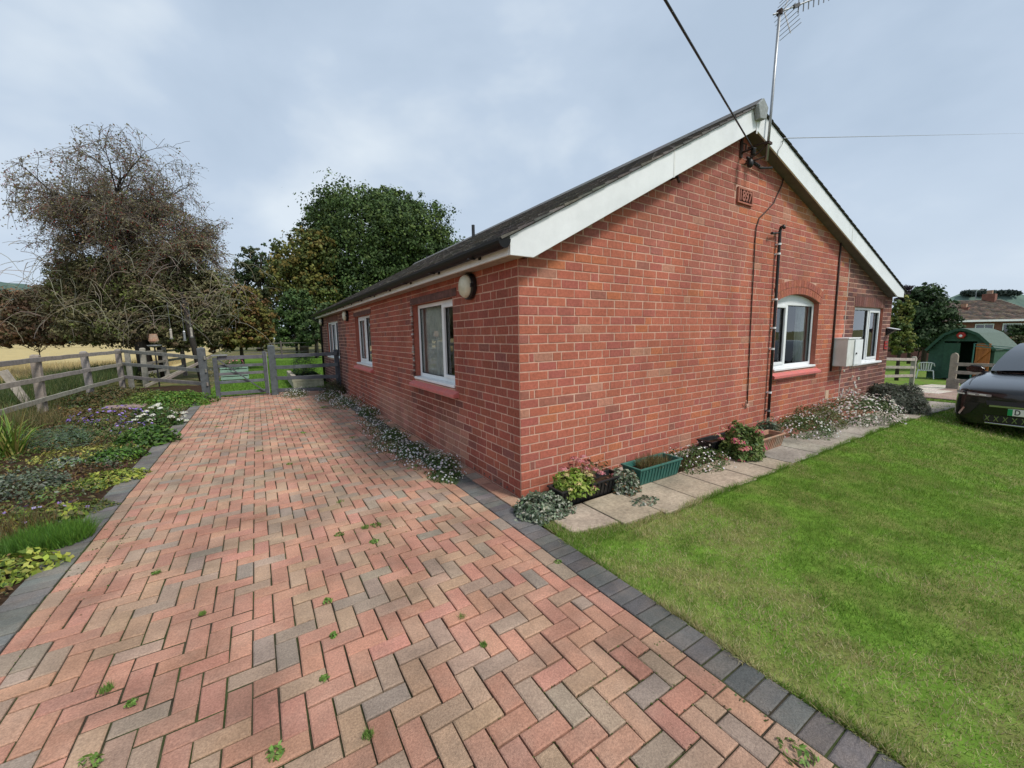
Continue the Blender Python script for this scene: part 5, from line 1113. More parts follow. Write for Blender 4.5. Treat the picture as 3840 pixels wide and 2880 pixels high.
def leafy_tree(name, label, lobes, trunk_uv, dep, cols, size, dens=10, clump=.16, seed=1, shell=.5, cat='tree', limbs=6, tr=.3, aspect=.7, group=None, clumpcol=.22, z0=None):
    L_ = [lobe_world(*l, dep) for l in lobes]; gx_, gy_ = onD(trunk_uv, 735, dep)[:2]; gz = float(terr(gx_, gy_))-.03 if z0 is None else z0
    t = thing(name, (float(gx_), float(gy_), gz), label, cat, group)
    V, F, C_ = crown_mesh(L_, dens, size, cols, clump=clump, seed=seed, shell=shell, zmin=gz+.03, aspect=aspect, clumpcol=clumpcol); npobj('crown', V, [F], MAT['hedge'], t, C_)
    top = max(l[0][2] for l in L_); b1 = B(); rg = np.random.default_rng(seed+100)
    mid = np.mean([l[0] for l in L_], 0); b1.tube([(gx_, gy_, gz-.1), (gx_*.8+mid[0]*.2, gy_*.8+mid[1]*.2, gz+(top-gz)*.35), (gx_*.4+mid[0]*.6, gy_*.4+mid[1]*.6, gz+(top-gz)*.75)], [tr, tr*.75, tr*.4], 8, (1, 1, 1))
    for l in L_:
        for i in range(limbs):
            d = unit(rg.normal(size=3)); d[2] = abs(d[2]); e = l[0]+(RH*d[0]*l[1]+FH*d[1]*l[3]+np.array([0, 0, 1])*d[2]*l[2])*.75; s = np.array([gx_*.8+mid[0]*.2, gy_*.8+mid[1]*.2, gz+(top-gz)*.35]); m_ = (s+l[0])/2
            b1.tube([tuple(s), tuple(m_), tuple((l[0]+e)/2), tuple(e)], [tr*.4, tr*.3, tr*.16, tr*.05], 5)
    b1.build('trunk', 'bark', t, smooth=True); return t
OAK = [(.055, .098, .026), (.070, .120, .031), (.046, .082, .024), (.094, .138, .032), (.040, .072, .023)]
leafy_tree('oak_tree', 'largest dark green oak rising behind the bungalow roof', [(800, 520, 128, 108), (728, 468, 62, 55), (885, 520, 98, 82), (940, 555, 62, 62), (770, 600, 118, 92), (700, 610, 66, 66), (825, 440, 56, 34), (690, 520, 44, 60), (860, 465, 60, 44), (975, 570, 40, 50)], 800, 46, OAK, .27, 12, .14, 3, .62, limbs=8, tr=.7)
leafy_tree('oak_tree', 'olive and yellowing oak on the left flank of the big dark one', [(655, 560, 64, 58), (635, 610, 52, 54), (675, 640, 52, 52), (690, 540, 42, 47)], 655, 42, [(.105, .125, .028), (.14, .145, .033), (.08, .105, .028), (.17, .135, .032)], .30, 13, .15, 4, .5, tr=.45)
leafy_tree('dark_tree', 'dark open-crowned tree with sky gaps between the thorn and the oak', [(560, 572, 50, 42), (590, 620, 48, 55), (530, 630, 50, 60), (604, 556, 30, 30), (600, 680, 45, 45), (550, 690, 50, 40)], 560, 52, [(.036, .064, .022), (.05, .082, .027), (.058, .07, .028)], .32, 9, .12, 5, .3, tr=.4, limbs=10)
leafy_tree('feathery_bush', 'tall fresh green feathery bush at the end of the back lawn', [(640, 668, 38, 42), (620, 700, 30, 35), (665, 700, 34, 35), (640, 728, 44, 20), (600, 728, 30, 18)], 640, 33, [(.055, .10, .028), (.07, .12, .03), (.045, .085, .025)], .20, 13, .16, 6, .5, 'bush', tr=.12)
leafy_tree('rounded_bush', 'rounded mid green bush hard by the far downpipe', [(680, 700, 24, 28), (700, 690, 30, 40), (660, 712, 20, 20), (690, 730, 36, 18)], 680, 31, [(.05, .088, .028), (.065, .10, .03)], .2, 12, .16, 7, .5, 'bush', tr=.1)
leafy_tree('autumn_bush', 'yellow and orange tinged bush to the right of the thorn tree', [(520, 670, 58, 48), (490, 700, 50, 42), (555, 695, 34, 36), (470, 650, 36, 40), (515, 730, 52, 26), (560, 728, 30, 24), (475, 735, 34, 22)], 520, 21, [(.15, .14, .03), (.12, .125, .03), (.18, .11, .03), (.09, .10, .03), (.14, .075, .03)], .13, 15, .16, 8, .5, 'bush', tr=.1)
leafy_tree('bramble_hedge', 'russet brown and green hedge at the far left behind the fence', [(40, 670, 75, 46), (110, 660, 60, 46), (150, 690, 60, 40), (20, 705, 60, 30), (80, 715, 70, 28), (140, 718, 60, 26), (10, 730, 40, 18)], 80, 18, [(.16, .095, .058), (.13, .10, .055), (.10, .10, .045), (.18, .105, .06), (.10, .075, .045)], .12, 18, .16, 9, .5, 'hedge', tr=.025, aspect=.6, limbs=3)
leafy_tree('ivy_thicket', 'olive green thicket smothering the lower thorn tree', [(250, 610, 85, 62), (320, 630, 85, 62), (180, 655, 75, 52), (385, 650, 72, 65), (280, 690, 95, 42), (435, 640, 52, 66), (350, 565, 55, 42), (210, 712, 75, 30), (300, 722, 80, 28), (380, 715, 60, 34), (440, 705, 40, 40), (150, 600, 40, 40), (412, 690, 46, 40), (395, 735, 40, 24)], 345, 16.5, [(.135, .13, .06), (.16, .15, .07), (.115, .112, .052), (.19, .17, .085), (.15, .18, .05), (.165, .12, .07)], .11, 20, .17, 10, .45, 'thicket', tr=.12, aspect=.5)

# thorn tree: arching bare twigs, thin leaves and red berries
def thorn():
    rg = np.random.default_rng(77); dep = 16.0; k = 1.736*dep/FPX
    base = onD(310, 735, dep); gx_, gy_ = base[:2]; t = thing('thorn_tree', (float(gx_), float(gy_), -.04), 'half bare old thorn tree with arching twigs and red berries left of the gate', 'tree')
    def W(u, v, dd=0): return onD(u, v, dep)+FH*dd
    bw, tw = B(), []
    LV, LC = [], []
    fork = W(262, 540); gb = np.array([gx_, gy_, -.1]); b1m = W(290, 660)
    bw.tube([tuple(gb), tuple(b1m), tuple(fork), tuple(W(255, 470))], [.26, .20, .16, .11], 8)
    gb2 = onD(428, 735, dep-.4); gb2 = np.array([gb2[0], gb2[1], -.1]); bw.tube([tuple(gb2), tuple(W(420, 700, -.3)), tuple(W(400, 620, -.2)), tuple(W(370, 540))], [.11, .10, .085, .05], 8)
    twigs = []
    def grow(p, d, L_, r, lvl):
        n = 5 if lvl < 3 else 4; pts = [p]; q = p.copy(); dd = d.copy()
        for i in range(n):
            dd = unit(dd+rg.normal(size=3)*(.2, .2, .14, .12)[lvl]+np.array([0, 0, (.03, -.05, -.16, -.24)[lvl]])); q = q+dd*L_/n
            dq = q-CAM; wq = dq@_f; uq = (1920+FPX*(dq@_r2)/wq)/1.736; vq = (1440-FPX*(dq@_u2)/wq)/1.736
            if q[2] < .3 or vq < 268 or uq < 4 or (uq < 150 and vq < 330-.35*(uq-60)) : break
            pts.append(q.copy())
        if len(pts) < 2: return
        rr = list(np.linspace(r, r*.35, len(pts)))
        if lvl < 2: bw.tube([tuple(a) for a in pts], rr, 5 if lvl else 6, cap=False)
        else: twigs.append((pts, rr))
        if lvl < 3:
            nk = (9, 9, 7)[lvl]
            for j in range(nk):
                s = rg.uniform(.25, 1.0); f_ = s*(len(pts)-1); i0 = min(int(f_), len(pts)-2); st_ = pts[i0]+(pts[i0+1]-pts[i0])*(f_-i0)
                nd = unit(unit(pts[i0+1]-pts[i0])*.7+rg.normal(size=3)*.75+np.array([0, 0, .25 if lvl < 2 else .0])); grow(st_, nd, L_*rg.uniform(.42, .7), r*.42, lvl+1)
        else:
            for q_ in pts[1:]:
                LV.append(q_+rg.normal(size=3)*.03)
    # limbs aimed at points of the crown outline in the photograph
    aims = [(95, 430, 1.5), (115, 345, -1), (190, 310, .6), (255, 305, -.8), (315, 350, 1.2), (375, 410, -.5), (430, 475, .8), (475, 545, -1.0), (75, 510, -1.2), (150, 430, 2.0), (330, 430, -2.0), (230, 400, 1.8), (410, 480, 2), (110, 560, 1.0), (300, 360, 2.2), (180, 360, -2.2)]
    for (u, v, dd) in aims:
        s = fork if u < 360 else W(385, 580, -.2); s = s+rg.normal(size=3)*.1; e = W(u, v, dd*1.0); d = e-s; L_ = np.linalg.norm(d)*.66; grow(s, unit(d+np.array([0, 0, .02*L_])), L_, .075, 0)
    bw.C = [(.04, .034, .029)]*len(bw.V); bw.build('limbs', 'twig', t, smooth=True)
    b2 = B()
    for pts, rr in twigs:
        c_ = jit([(.15, .135, .115), (.11, .098, .085), (.19, .175, .15), (.13, .10, .085)][rg.integers(4)], .15); b2.tube([tuple(a) for a in pts], [max(x*.95, .0055) for x in rr], 3, c_, cap=False)
    tag(b2.build('twigs', 'twig', t), kind='stuff')
    LVv = np.array(LV); n = len(LVv); take = rg.random(n) < .5; P = np.repeat(LVv[take], 2, 0)+rg.normal(size=(take.sum()*2, 3))*.07; n = len(P)
    V, F = leaf_mesh(P, unit(rg.normal(size=(n, 3))), rg.uniform(.045, .10, n), .65, .2, rg); tag(npobj('leaves', V, [F], MAT['leaf'], t, rep(palette(n, [(.17, .165, .08), (.20, .17, .09), (.14, .15, .07), (.20, .15, .09), (.16, .13, .085)], .3, rg), 4)), kind='stuff')
    sel = LVv[rg.random(len(LVv)) < .07]; P = np.repeat(sel, 4, 0)+rg.normal(size=(len(sel)*4, 3))*.05; n = len(P); V, F = leaf_mesh(P, unit(rg.normal(size=(n, 3))), .04, .9, .3, rg); tag(npobj('berries', V, [F], MAT['petal'], t, rep(palette(n, [(.30, .03, .03), (.24, .025, .03), (.34, .06, .04)], .2, rg), 4)), kind='stuff')
    # pale drooping bare shoots over the thicket
    b3 = B()
    for i in range(260):
        u, v = rg.uniform(90, 560), rg.uniform(540, 700); p = W(u, v, rg.uniform(-2.0, .3)); d = unit(RH*rg.normal()*.9-FH*rg.uniform(-.3, .6)+np.array([0, 0, rg.uniform(-.3, .6)])); pts = [p]; q = p.copy(); L_ = rg.uniform(.10, .34)
        for j in range(6): d = unit(d+np.array([0, 0, -.26])+rg.normal(size=3)*.16); q = q+d*L_; pts.append(q.copy())
        if min(a[2] for a in pts) < .3: continue
        b3.tube([tuple(a) for a in pts], list(np.linspace(.011, .004, len(pts))), 3, jit((.19, .17, .13), .3), cap=False)
    tag(b3.build('drooping_shoots', 'twig', t), kind='stuff')
thorn()

# ================================================================== BACK GARDEN SMALL THINGS
def gp(u, v, dep): p = onD(u, v, dep); return float(p[0]), float(p[1]), float(p[2])
x, y_, z = gp(332, 735, 13.6)
t = thing('bird_table', (x, y_, 0), 'bird table on a dark pole topped by a terracotta pot', 'bird table')
b1 = B(); b1.tube([(x, y_, -.05), (x, y_, 1.42)], .022, 8); b1.build('pole', 'black', t)
b1 = B(); b1.lathe([(.02, 1.33), (.16, 1.37), (.20, 1.42), (.19, 1.425), (.0, 1.40)], (x, y_, 0), (0, 0, 1), 20); b1.build('dish', 'metal', t, smooth=True)
b1 = B(); b1.lathe([(.12, 1.52), (.125, 1.56), (.14, 1.56), (.10, 1.80), (.0, 1.80)], (x, y_, 0), (0, 0, 1), 18); b1.build('upturned_pot', 'terracotta', t)
b1 = B(); b1.tube([(x, y_, 1.42), (x, y_, 1.80)], .015, 6); b1.build('stem', 'black', t)
for i, (u, v, dep, lab) in enumerate(((369, 718, 14.2, 'white tubular bird feeder hanging left of the thicker stem'), (398, 722, 14.4, 'grey mesh bird feeder hanging among the others'), (413, 715, 14.6, 'long white bird feeder nearest the gate post'))):
    x, y_, z = gp(u, v, dep); t = thing('bird_feeder', (x, y_, z-.3), lab, 'bird feeder', 'hanging bird feeders')
    b1 = B(); b1.lathe([(.04, -.20), (.045, -.18), (.034, -.175), (.034, .08), (.045, .085), (.02, .13)], (x, y_, z), (0, 0, 1), 12); b1.build('tube', 'metal' if i == 1 else 'stone', t, smooth=False)
    b1 = B(); b1.tube([(x, y_, z+.12), (x, y_, 2.9)], .004, 4); b1.build('hanging_wire', 'metal', t)
    b1 = B(); b1.lathe([(.055, -.24), (.06, -.22), (.03, -.202)], (x, y_, z), (0, 0, 1), 12); b1.build('seed_tray', 'metal', t)
x, y_, z = gp(505, 790, 14.5)
t = thing('slatted_planter', (x, y_, -.03), 'pale green slatted wooden planter behind the gate', 'planter')
for i in range(4): b1 = B(); b1.box(x-.42, x+.42, y_-.012, y_+.012, .12+i*.13, .22+i*.13); b1.box(x+.40, x+.42, y_+.013, y_+.5, .12+i*.13, .22+i*.13); b1.build('slat', 'palegreen', t)
b1 = B()
for dx in (-.40, .38): b1.box(x+dx, x+dx+.03, y_+.013, y_+.05, -.03, .64)
b1.build('corner_post', 'palegreen', t); b1 = B(); b1.box(x-.38, x+.38, y_+.02, y_+.45, .1, .58); b1.build('compost', 'soil', t)
plant('pink_flowers', x-.0, y_+.22, .56, .36, .25, 500, .05, DG, 'pink flowering plants in the pale green planter', 'flowers', flowers=(30, .06, [(.55, .16, .20), (.60, .30, .32)], 'disc'))
x, y_, z = gp(472, 765, 15.0)
plant('wispy_bush', x, y_, -.03, .65, 1.35, 1400, .05, [(.26, .26, .22), (.18, .18, .14), (.33, .32, .28), (.12, .12, .07)], 'wispy silver-grey bush behind the gate hinge', 'shrub', aspect=.2)
t = thing('raised_bed', (-.75, 12.6, -.03), 'pale timber edged raised bed beside the far side window', 'planter')
for q in ((-1.15, -.25, 11.4, 11.52, -.03, .17), (-1.17, -.27, 11.4, 11.53, .172, .36), (-1.15, -1.03, 11.535, 14.2, -.03, .17), (-1.16, -1.03, 11.535, 14.2, .172, .36)):
    b1 = B(); b1.box(*q, jit((.42, .36, .28), .12)); b1.build('sleeper', 'wood', t, bevel=.012); b1 = B(); b1.box(-1.02, -.25, 11.53, 14.2, -.03, .30); b1.build('compost', 'soil', t)
plant('young_conifer', -.72, 12.5, .28, .42, .85, 1500, .06, [(.035, .075, .03), (.05, .095, .035)], 'young dark green conifer in the timber edged bed', 'conifer', aspect=.2)
plant('trough_plants', -.7, 13.6, .28, .40, .30, 700, .05, LIME+BG, 'yellow-green low plants in the timber edged bed', ex=.8)

# ================================================================== RIGHT-HAND BACKGROUND
def shed():
    x0, y0_ = onZ(2003, 806, -.93)[:2]; x0 = 26.4; zg = float(terr(26.4, 2))
    pL = onD(2002, 800, 20.5); A = np.array([pL[0], pL[1]]); los = unit(A-CAM[:2]); rt = np.array([los[1], -los[0]]); an = math.radians(24)
    d = rt*math.cos(an)-los*math.sin(an); nrm = los*math.cos(an)+rt*math.sin(an); Wd = 1.0
    while True:
        q = A+d*Wd; dv = np.array([q[0], q[1], 1.0])-CAM
        if (1920+FPX*(dv@_r2)/(dv@_f))/1.736 > 2152: break
        Wd += .02
    if nrm @ np.array([1, 0]) < 0: nrm = -nrm
    t = thing('garden_shed', (float(A[0]), float(A[1]), zg), 'dark green timber shed with a curved roof and one orange door standing open', 'shed')
    def Wp(s, dep, z): p = A+d*s+nrm*dep; return (p[0], p[1], zg+z)
    k = 2.60/117.0
    prof = [(0, 0), (0, 1.42), (.10*Wd, 1.75), (.26*Wd, 2.22), (.42*Wd, 2.43), (.5*Wd, 2.46), (.58*Wd, 2.43), (.74*Wd, 2.24), (.90*Wd, 1.80), (Wd, 1.50), (Wd, 0)]
    def top(s):
        pr = prof[1:-1]; return float(np.interp(s, [p[0] for p in pr], [p[1] for p in pr]))
    b1 = B(); DL = 2.0; od0, od1 = .50*Wd, .74*Wd; dh = 1.78
    n = len(prof)
    vs = [Wp(s, DL, z) for s, z in prof]; b1.add(vs, [tuple(range(n))]); b1.add([Wp(0, 0, 0), Wp(0, DL, 0), Wp(0, DL, 1.42), Wp(0, 0, 1.42)], [(0, 1, 2, 3)]); b1.add([Wp(Wd, 0, 0), Wp(Wd, DL, 0), Wp(Wd, DL, 1.5), Wp(Wd, 0, 1.5)], [(0, 1, 2, 3)]); b1.add([Wp(0, 0, .02), Wp(Wd, 0, .02), Wp(Wd, DL, .02), Wp(0, DL, .02)], [(0, 1, 2, 3)]); b1.build('carcass', 'shedgreen', t)
    z = 0.0; i = 0
    while z < 2.42:
        h_ = .125; segs = []
        zt = min(z+h_, 2.46)
        # span of the profile at this height
        ss = [s for s in np.linspace(0, Wd, 200) if top(s) >= zt-.02]
        if ss:
            a0, a1 = min(ss), max(ss); segs = [(a0, min(a1, .24*Wd)), (.74*Wd, a1)] if z < dh else [(a0, a1)]
            for p0, p1 in segs:
                if p1-p0 < .05: continue
                bb_ = B(); vs = [Wp(p0, -.012, z), Wp(p1, -.012, z), Wp(p1, .004, zt), Wp(p0, .004, zt), Wp(p0, .03, z), Wp(p1, .03, z), Wp(p1, .03, zt), Wp(p0, .03, zt)]
                bb_.add(vs, [(0, 1, 2, 3), (7, 6, 5, 4), (0, 4, 5, 1), (3, 2, 6, 7), (0, 3, 7, 4), (1, 5, 6, 2)]); bb_.build('board', 'shedgreen', t)
        z += h_; i += 1
    bb_ = B(); p0, p1 = .245*Wd, .50*Wd; vs = [Wp(p0, -.03, .05), Wp(p1, -.03, .05), Wp(p1, -.03, dh), Wp(p0, -.03, dh), Wp(p0, .0, .05), Wp(p1, .0, .05), Wp(p1, .0, dh), Wp(p0, .0, dh)]; bb_.add(vs, [(0, 1, 2, 3), (7, 6, 5, 4), (0, 4, 5, 1), (3, 2, 6, 7), (0, 3, 7, 4), (1, 5, 6, 2)]); dd = bb_.build('door', 'shedgreen', t); dd['label'] = 'closed green door leaf'
    # open door leaf, swung outwards
    h0 = .74*Wd; e = (h0+.235*Wd, -.16)
    def dp(s, o, z): q = (h0+(e[0]-h0)*s, -.02+e[1]*s-o); return Wp(q[0], q[1], z)
    od = None
    for j in range(6):
        bb_ = B(); s0, s1 = j/6+.006, (j+1)/6-.006; vs = [dp(s0, 0, .05), dp(s1, 0, .05), dp(s1, 0, dh), dp(s0, 0, dh), dp(s0, .02, .05), dp(s1, .02, .05), dp(s1, .02, dh), dp(s0, .02, dh)]; bb_.add(vs, [(3, 2, 1, 0), (4, 5, 6, 7), (0, 1, 5, 4), (3, 7, 6, 2), (0, 4, 7, 3), (1, 2, 6, 5)])
        if od is None: od = bb_.build('door', 'shedorange', t); od['label'] = 'orange stained open door leaf with ledges and braces'
        else: bb_.build('door_board', 'shedorange', od)
    for z0_, z1_, s0, s1 in ((.25, .25, .02, .98), (.85, .85, .02, .98), (1.55, 1.55, .02, .98), (.30, .80, .05, .95), (.90, 1.50, .05, .95)):
        bb_ = B(); bb_.bar(dp(s0, .035, z0_), dp(s1, .035, z1_), .03, .10); bb_.build('ledge', 'shedorange', od)
    b1 = B(); pr = prof[1:-1]; ov = []
    for s, z in pr:
        ov.append((s+(s-.5*Wd)*.05, z+.03))
    nn = len(ov); vs = [Wp(s, -.14, z) for s, z in ov]+[Wp(s, DL+.1, z) for s, z in ov]+[Wp(s*1.0, -.14, z-.05) for s, z in ov]+[Wp(s, DL+.1, z-.05) for s, z in ov]
    b1.add(vs, [(i, i+1, nn+i+1, nn+i) for i in range(nn-1)]+[(2*nn+i, 3*nn+i, 3*nn+i+1, 2*nn+i+1) for i in range(nn-1)]+[(i, 2*nn+i, 2*nn+i+1, i+1) for i in range(nn-1)]); b1.build('roof', 'shedfelt', t)
    b1 = B()
    for i in range(nn-1): b1.bar(Wp(ov[i][0], -.16, ov[i][1]-.06), Wp(ov[i+1][0], -.16, ov[i+1][1]-.06), .03, .12)
    b1.build('bargeboard', 'shedgreen', t)
    b1 = B(); c_ = Wp(.5*Wd, -.06, 2.16); b1.lathe([(.17, -.03), (.17, .03), (.13, .05)], c_, (-nrm[0], -nrm[1], 0), 6); pl_ = b1.build('alarm_box', 'red', t)
    b1 = B(); c2_ = Wp(.5*Wd, -.115, 2.13); b1.lathe([(.07, -.01), (.05, .012)], c2_, (-nrm[0], -nrm[1], 0), 10); b1.build('white_badge', 'white', pl_)
    return t
shed()
def plastic_chair():
    x, y_ = onZ(1998, 815, -.945)[:2]; z = float(terr(x, y_))-.02; f = np.array([CAM[0]-x, CAM[1]-y_]); f /= np.linalg.norm(f); rot = math.atan2(f[1], f[0])+math.pi/2
    t = thing('garden_chair', (float(x), float(y_), z), 'white plastic garden chair standing on the grass before the green shed', 'chair', rot=rot)
    W2 = .29; s = 1.0     # local: +y is behind; the back faces the camera, so the backrest is at -y
    for sx in (-1, 1):
        for yy, sp in ((-.22, -.30), (.22, .27)):
            b1 = B(); b1.tube([(sx*(W2+.02), sp, 0), (sx*(W2-.02), yy, .42)], [.018, .028], 8); b1.build('leg', 'whiteplastic', t)
        b1 = B(); b1.tube([(sx*(W2), .24, .42), (sx*(W2+.01), .22, .64), (sx*(W2+.01), -.20, .66), (sx*(W2-.03), -.28, .80)], [.02, .024, .024, .02], 8); b1.build('armrest', 'whiteplastic', t, smooth=True)
    b1 = B(); b1.box(-W2+.01, W2-.01, -.24, .24, .40, .435); b1.build('seat', 'whiteplastic', t, bevel=.012)
    for i in range(5):
        x_ = -.17+i*.085; b1 = B(); b1.bar((x_*.9, -.25, .43), (x_*1.1, -.31, .80), .05, .016, up=(0, 1, 0)); b1.build('back_slat', 'whiteplastic', t, bevel=.005)
    b1 = B(); b1.tube([(-W2+.03, -.28, .79), (-.18, -.315, .83), (0, -.325, .84), (.18, -.315, .83), (W2-.03, -.28, .79)], .024, 8); b1.build('back_rail', 'whiteplastic', t, smooth=True)
plastic_chair()
# paved yard on the right and a light slab patch
def yard():
    b1 = sheet('paved_yard', np.linspace(13.2, 20.5, 12), np.linspace(-1.6, 1.35, 8), lambda x, y: terr(x, y)+.0, 'bedding')
    st_ = B()
    for i in range(36):
        for j in range(14):
            x = 13.3+i*.2; yy = -1.5+j*.2
            if R_.random() < .02: continue
            v, f = chbox(.19, .19, .05, .004); pale = (x > 16.3 and .35 < yy) or (15 < x < 16.8 and .1 < yy)
            st_.add([(p[0]+x, p[1]+yy, p[2]+float(terr(x, yy))+.02) for p in v], f, jit((.55, .50, .42) if pale else (.30, .21, .17), .14))
    tag(st_.build('paving_bricks', 'paver', b1), kind='stuff')
yard()
leafy_tree('garden_tree', 'bushy dark green tree between the bungalow and the shed', [(2000, 665, 46, 50), (2035, 700, 34, 45), (1975, 700, 36, 50), (2010, 720, 44, 34), (1990, 640, 24, 28)], 2000, 25, [(.035, .068, .024), (.045, .08, .028), (.03, .055, .02)], .17, 15, .16, 12, .5, tr=.14)
leafy_tree('laburnum_bush', 'yellow-green bush at the right corner of the bungalow', [(1946, 680, 22, 32), (1940, 715, 22, 36), (1960, 665, 16, 26), (1950, 740, 26, 26)], 1945, 18, [(.13, .16, .03), (.20, .20, .04), (.09, .13, .03), (.07, .11, .03)], .11, 16, .16, 13, .5, 'bush', tr=.08)
leafy_tree('copper_tree', 'dark purple leaved tree behind the garden tree', [(1968, 640, 26, 22), (1955, 655, 18, 24)], 1968, 30, [(.03, .02, .028), (.04, .025, .03)], .18, 16, .16, 14, .5, tr=.12)
leafy_tree('clipped_hedge', 'dark clipped hedge at the right edge behind the shed', [(2195, 712, 22, 12), (2215, 715, 22, 13), (2240, 712, 26, 14)], 2205, 24, [(.035, .06, .022), (.045, .075, .025)], .13, 20, .16, 15, .55, 'hedge', tr=.05)
leafy_tree('low_bush', 'small olive bush below the clipped hedge behind the car', [(2200, 738, 18, 13), (2220, 742, 18, 14)], 2200, 21, [(.07, .08, .03), (.09, .09, .035)], .12, 18, .16, 16, .5, 'bush', tr=.05)
leafy_tree('scrub_row', 'low dark scrub under the garden tree', [(1990, 745, 40, 14), (1950, 752, 26, 12), (2025, 742, 26, 14)], 1985, 27, [(.05, .06, .025), (.08, .06, .03)], .15, 16, .16, 17, .5, 'scrub', tr=.05)
def far_house(name, label, uL, uR, vE, vR, dep, chim, ext=0, hip=True):
    eL = onD(uL, vE, dep); eR = onD(uR, vE, dep*.97); d = (eR-eL)[:2]; Wd = np.linalg.norm(d); d /= Wd; nrm = np.array([-d[1], d[0]])
    if nrm @ FH[:2] < 0: nrm = -nrm
    ze = float(eL[2]); zr = float(onD((uL+uR)/2, vR, dep+3)[2]); zg = float(terr(eL[0], eL[1]))-.03; DL = 7.0
    t = thing(name, (float(eL[0]), float(eL[1]), zg), label, 'house')
    Wp = lambda s, q, z: (eL[0]+d[0]*s+nrm[0]*q, eL[1]+d[1]*s+nrm[1]*q, z)
    b1 = B(); vs = [Wp(0, 0, zg), Wp(Wd, 0, zg), Wp(Wd, DL, zg), Wp(0, DL, zg), Wp(0, 0, ze), Wp(Wd, 0, ze), Wp(Wd, DL, ze), Wp(0, DL, ze)]; b1.add(vs, [(0, 1, 5, 4), (1, 2, 6, 5), (2, 3, 7, 6), (3, 0, 4, 7)]); b1.build('wall', 'farbrick', t)
    hp_ = 2.2 if hip else 0
    b1 = B(); n = 16; a0 = np.array(Wp(-.3, -.35, ze)); a1 = np.array(Wp(Wd+.3, -.35, ze)); r0 = np.array(Wp(hp_, DL/2, zr)); r1 = np.array(Wp(Wd-.0, DL/2, zr))
    for i in range(n):
        f0, f1 = i/n, (i+1)/n; p0, p1 = a0+(r0-a0)*f0, a1+(r1-a1)*f0; q0, q1 = a0+(r0-a0)*f1, a1+(r1-a1)*f1; m_ = 26
        for j in range(m_):
            u0, u1 = j/m_, (j+1)/m_; lift = np.array([0, 0, .04+R_.uniform(0, .02)]); vs = [p0+(p1-p0)*u0+lift, p0+(p1-p0)*u1+lift, q0+(q1-q0)*u1, q0+(q1-q0)*u0]; b1.add([tuple(v) for v in vs], [(0, 1, 2, 3)], jit([(.115, .085, .065), (.14, .095, .07), (.09, .075, .062), (.16, .12, .085)][R_.integers(4)], .2))
    b1.add([tuple(a0), tuple(a1), tuple(r1), tuple(r0)], [(0, 1, 2, 3)], (.11, .08, .062)); b0 = np.array(Wp(-.3, DL+.35, ze)); b1.add([tuple(a0), tuple(r0), tuple(b0)], [(0, 1, 2)], (.12, .085, .065)); b1.add([tuple(r0), tuple(r1), Wp(Wd+.3, DL+.35, ze), tuple(b0)], [(0, 1, 2, 3)], (.12, .085, .065)); b1.build('roof', 'tile', t)
    b1 = B(); b1.bar(Wp(-.3, -.38, ze-.03), Wp(Wd+.3, -.38, ze-.03), .10, .14); b1.build('gutter', 'white', t)
    for j, (s, q, zt, w_) in enumerate(chim):
        b1 = B(); c_ = Wp(s*Wd, q, 0); b1.box(c_[0]-w_, c_[0]+w_, c_[1]-.35, c_[1]+.35, ze, zr+zt); ch = b1.build('chimney', 'farbrick', t)
        b1 = B(); b1.box(c_[0]-w_*.4, c_[0]+w_*.4, c_[1]-.15, c_[1]+.15, zr+zt, zr+zt+.3); b1.build('chimney_pot', 'terracotta', ch)
    for j, s in enumerate((.30, .62, .85)):
        a_ = Wp(s*Wd-.6, -.03, ze-1.2); b_ = Wp(s*Wd+.6, -.03, ze-.25); b1 = B(); b1.add([(a_[0], a_[1], a_[2]), (b_[0], b_[1], a_[2]), (b_[0], b_[1], b_[2]), (a_[0], a_[1], b_[2])], [(0, 1, 2, 3)]); wn = b1.build('window', 'white', t)
        for sg in (-1, 1):
            a_ = Wp(s*Wd+(-.52 if sg < 0 else .04), -.05, ze-1.12); b_ = Wp(s*Wd+(-.04 if sg < 0 else .52), -.05, ze-.33); b1 = B(); b1.add([(a_[0], a_[1], a_[2]), (b_[0], b_[1], a_[2]), (b_[0], b_[1], b_[2]), (a_[0], a_[1], b_[2])], [(0, 1, 2, 3)]); b1.build('pane', 'carglass', wn)
    return t
far_house('neighbour_house', 'brown tiled brick house with chimneys beyond the shed at the right edge', 2072, 2260, 693, 648, 30, [(.36, 2.2, -.65, .7), (.86, 3.5, .45, .45)])
far_house('farther_house', 'low reddish roofed house glimpsed behind the neighbour house', 1955, 2085, 716, 672, 42, [(.8, 3.5, .4, .4)])
# small house aerials
t = thing('roof_aerial', tuple(onD(2108, 640, 33)), 'thin television aerial on the neighbour house roof', 'aerial')
p = onD(2108, 640, 33); b1 = B(); b1.tube([(p[0], p[1], p[2]-.6), (p[0], p[1], p[2]+.55)], .02, 5); b1.tube([(p[0]-.5, p[1]+.2, p[2]+.5), (p[0]+.7, p[1]-.3, p[2]+.5)], .014, 5); b1.build('mast', 'metal', t)
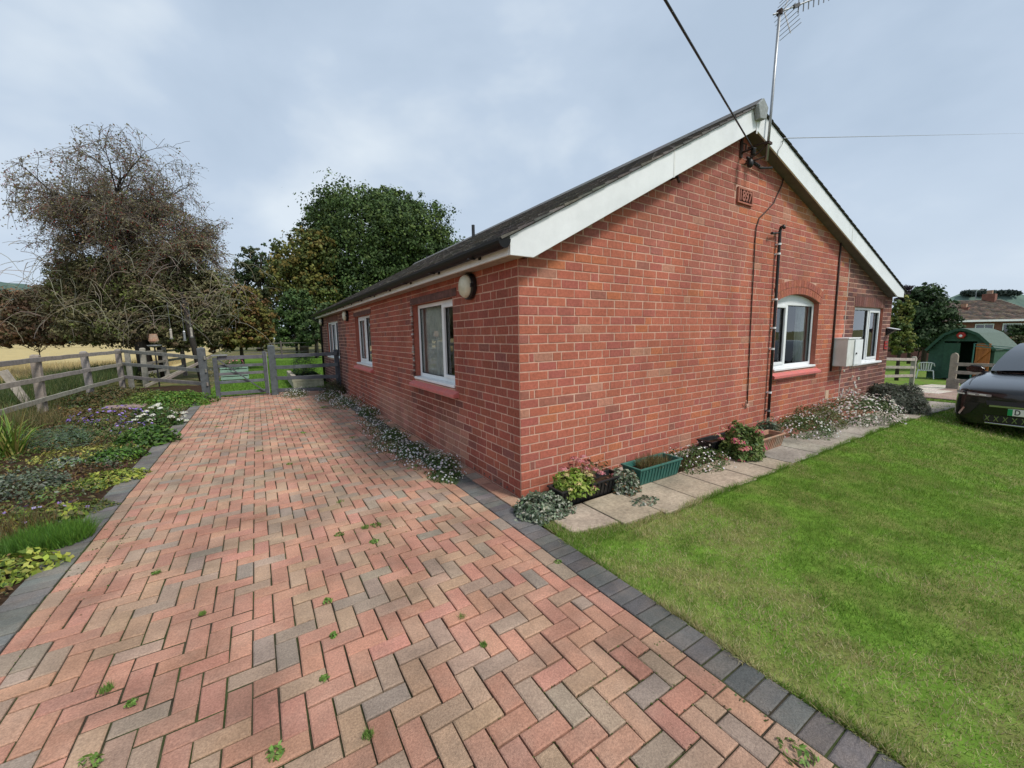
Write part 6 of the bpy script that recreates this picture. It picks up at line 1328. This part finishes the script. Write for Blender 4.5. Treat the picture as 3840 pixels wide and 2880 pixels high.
# green washing line / netting behind the car
t = thing('garden_netting', (22.0, -.9, float(terr(22, -.9))), 'green garden netting stretched behind the car', 'netting')
b1 = B(); p0, p1 = onD(2105, 742, 15.5), onD(2212, 752, 13.5); 
b1.tube([tuple(p0), tuple((p0+p1)/2+np.array([0, 0, -.02])), tuple(p1+(p1-p0)*.4)], .012, 5, (.02, .25, .16)); b1.tube([tuple(p0+np.array([0, 0, -.10])), tuple(p1+np.array([0, 0, -.1])+(p1-p0)*.4)], .02, 5); b1.build('net_edge', 'pvcgreen', t)
b1 = B(); b1.tube([tuple(p0), (p0[0], p0[1], float(terr(p0[0], p0[1])))], .02, 5); b1.build('stake', 'pvcgreen', t)

# hills on the horizon
def hill(name, u0, u1, vpk, dep, hu, seed, base=735):
    rg = np.random.default_rng(seed); n = 60; us = np.linspace(u0, u1, n); Vs = []; m_ = 8
    for i, u in enumerate(us):
        s = (u-u0)/(u1-u0); v = base-(base-vpk)*math.sin(math.pi*min(max(s, 0), 1))**.8*(1+.06*math.sin(s*13+seed)+.03*math.sin(s*37)); top = onD(u, v, dep); g0 = onD(u, base, dep)
        for j in range(m_):
            f = j/(m_-1); q = g0+(top-g0)*math.sin(f*math.pi/2); rd = unit(np.array([q[0]-CAM[0], q[1]-CAM[1], 0])); q = q+rd*(f*90); Vs.append((q[0], q[1], max(-3, q[2])))
        
    F = np.array([(i*m_+j, (i+1)*m_+j, (i+1)*m_+j+1, i*m_+j+1) for i in range(n-1) for j in range(m_-1)])
    tag(npobj(name, np.array(Vs), [F], MAT['hill'], smooth=True), kind='structure')
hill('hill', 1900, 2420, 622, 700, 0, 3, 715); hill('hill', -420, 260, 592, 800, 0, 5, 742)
def treeline(name, u0, u1, v0, v1, dep, cols, label, seed, size):
    lobes = [lobe_world(u, (v0+v1)/2+random.uniform(-3, 3), 11, (v1-v0)/2*random.uniform(.5, 1.4), dep) for u in np.arange(u0, u1, 11) if random.random() < .8]; V, F, C_ = crown_mesh(lobes, .05, size, cols, seed=seed, clump=.2); tag(npobj(name, V, [F], MAT['hedge'], None, C_), label, 'trees', kind='stuff')
treeline('distant_wood', -60, 240, 712, 740, 110, [(.04, .06, .03), (.055, .07, .035)], 'distant line of trees across the straw field', 21, 1.4)
treeline('distant_wood', 560, 700, 712, 735, 90, [(.04, .06, .03), (.06, .07, .03)], 'distant line of trees behind the back lawn', 22, 1.1)
treeline('hilltop_wood', 2090, 2205, 632, 637, 735, [(.06, .085, .07), (.07, .095, .08)], 'dark trees along the crest of the distant hill', 23, 9)  # distance haze is put into these lightened, bluish leaf colours
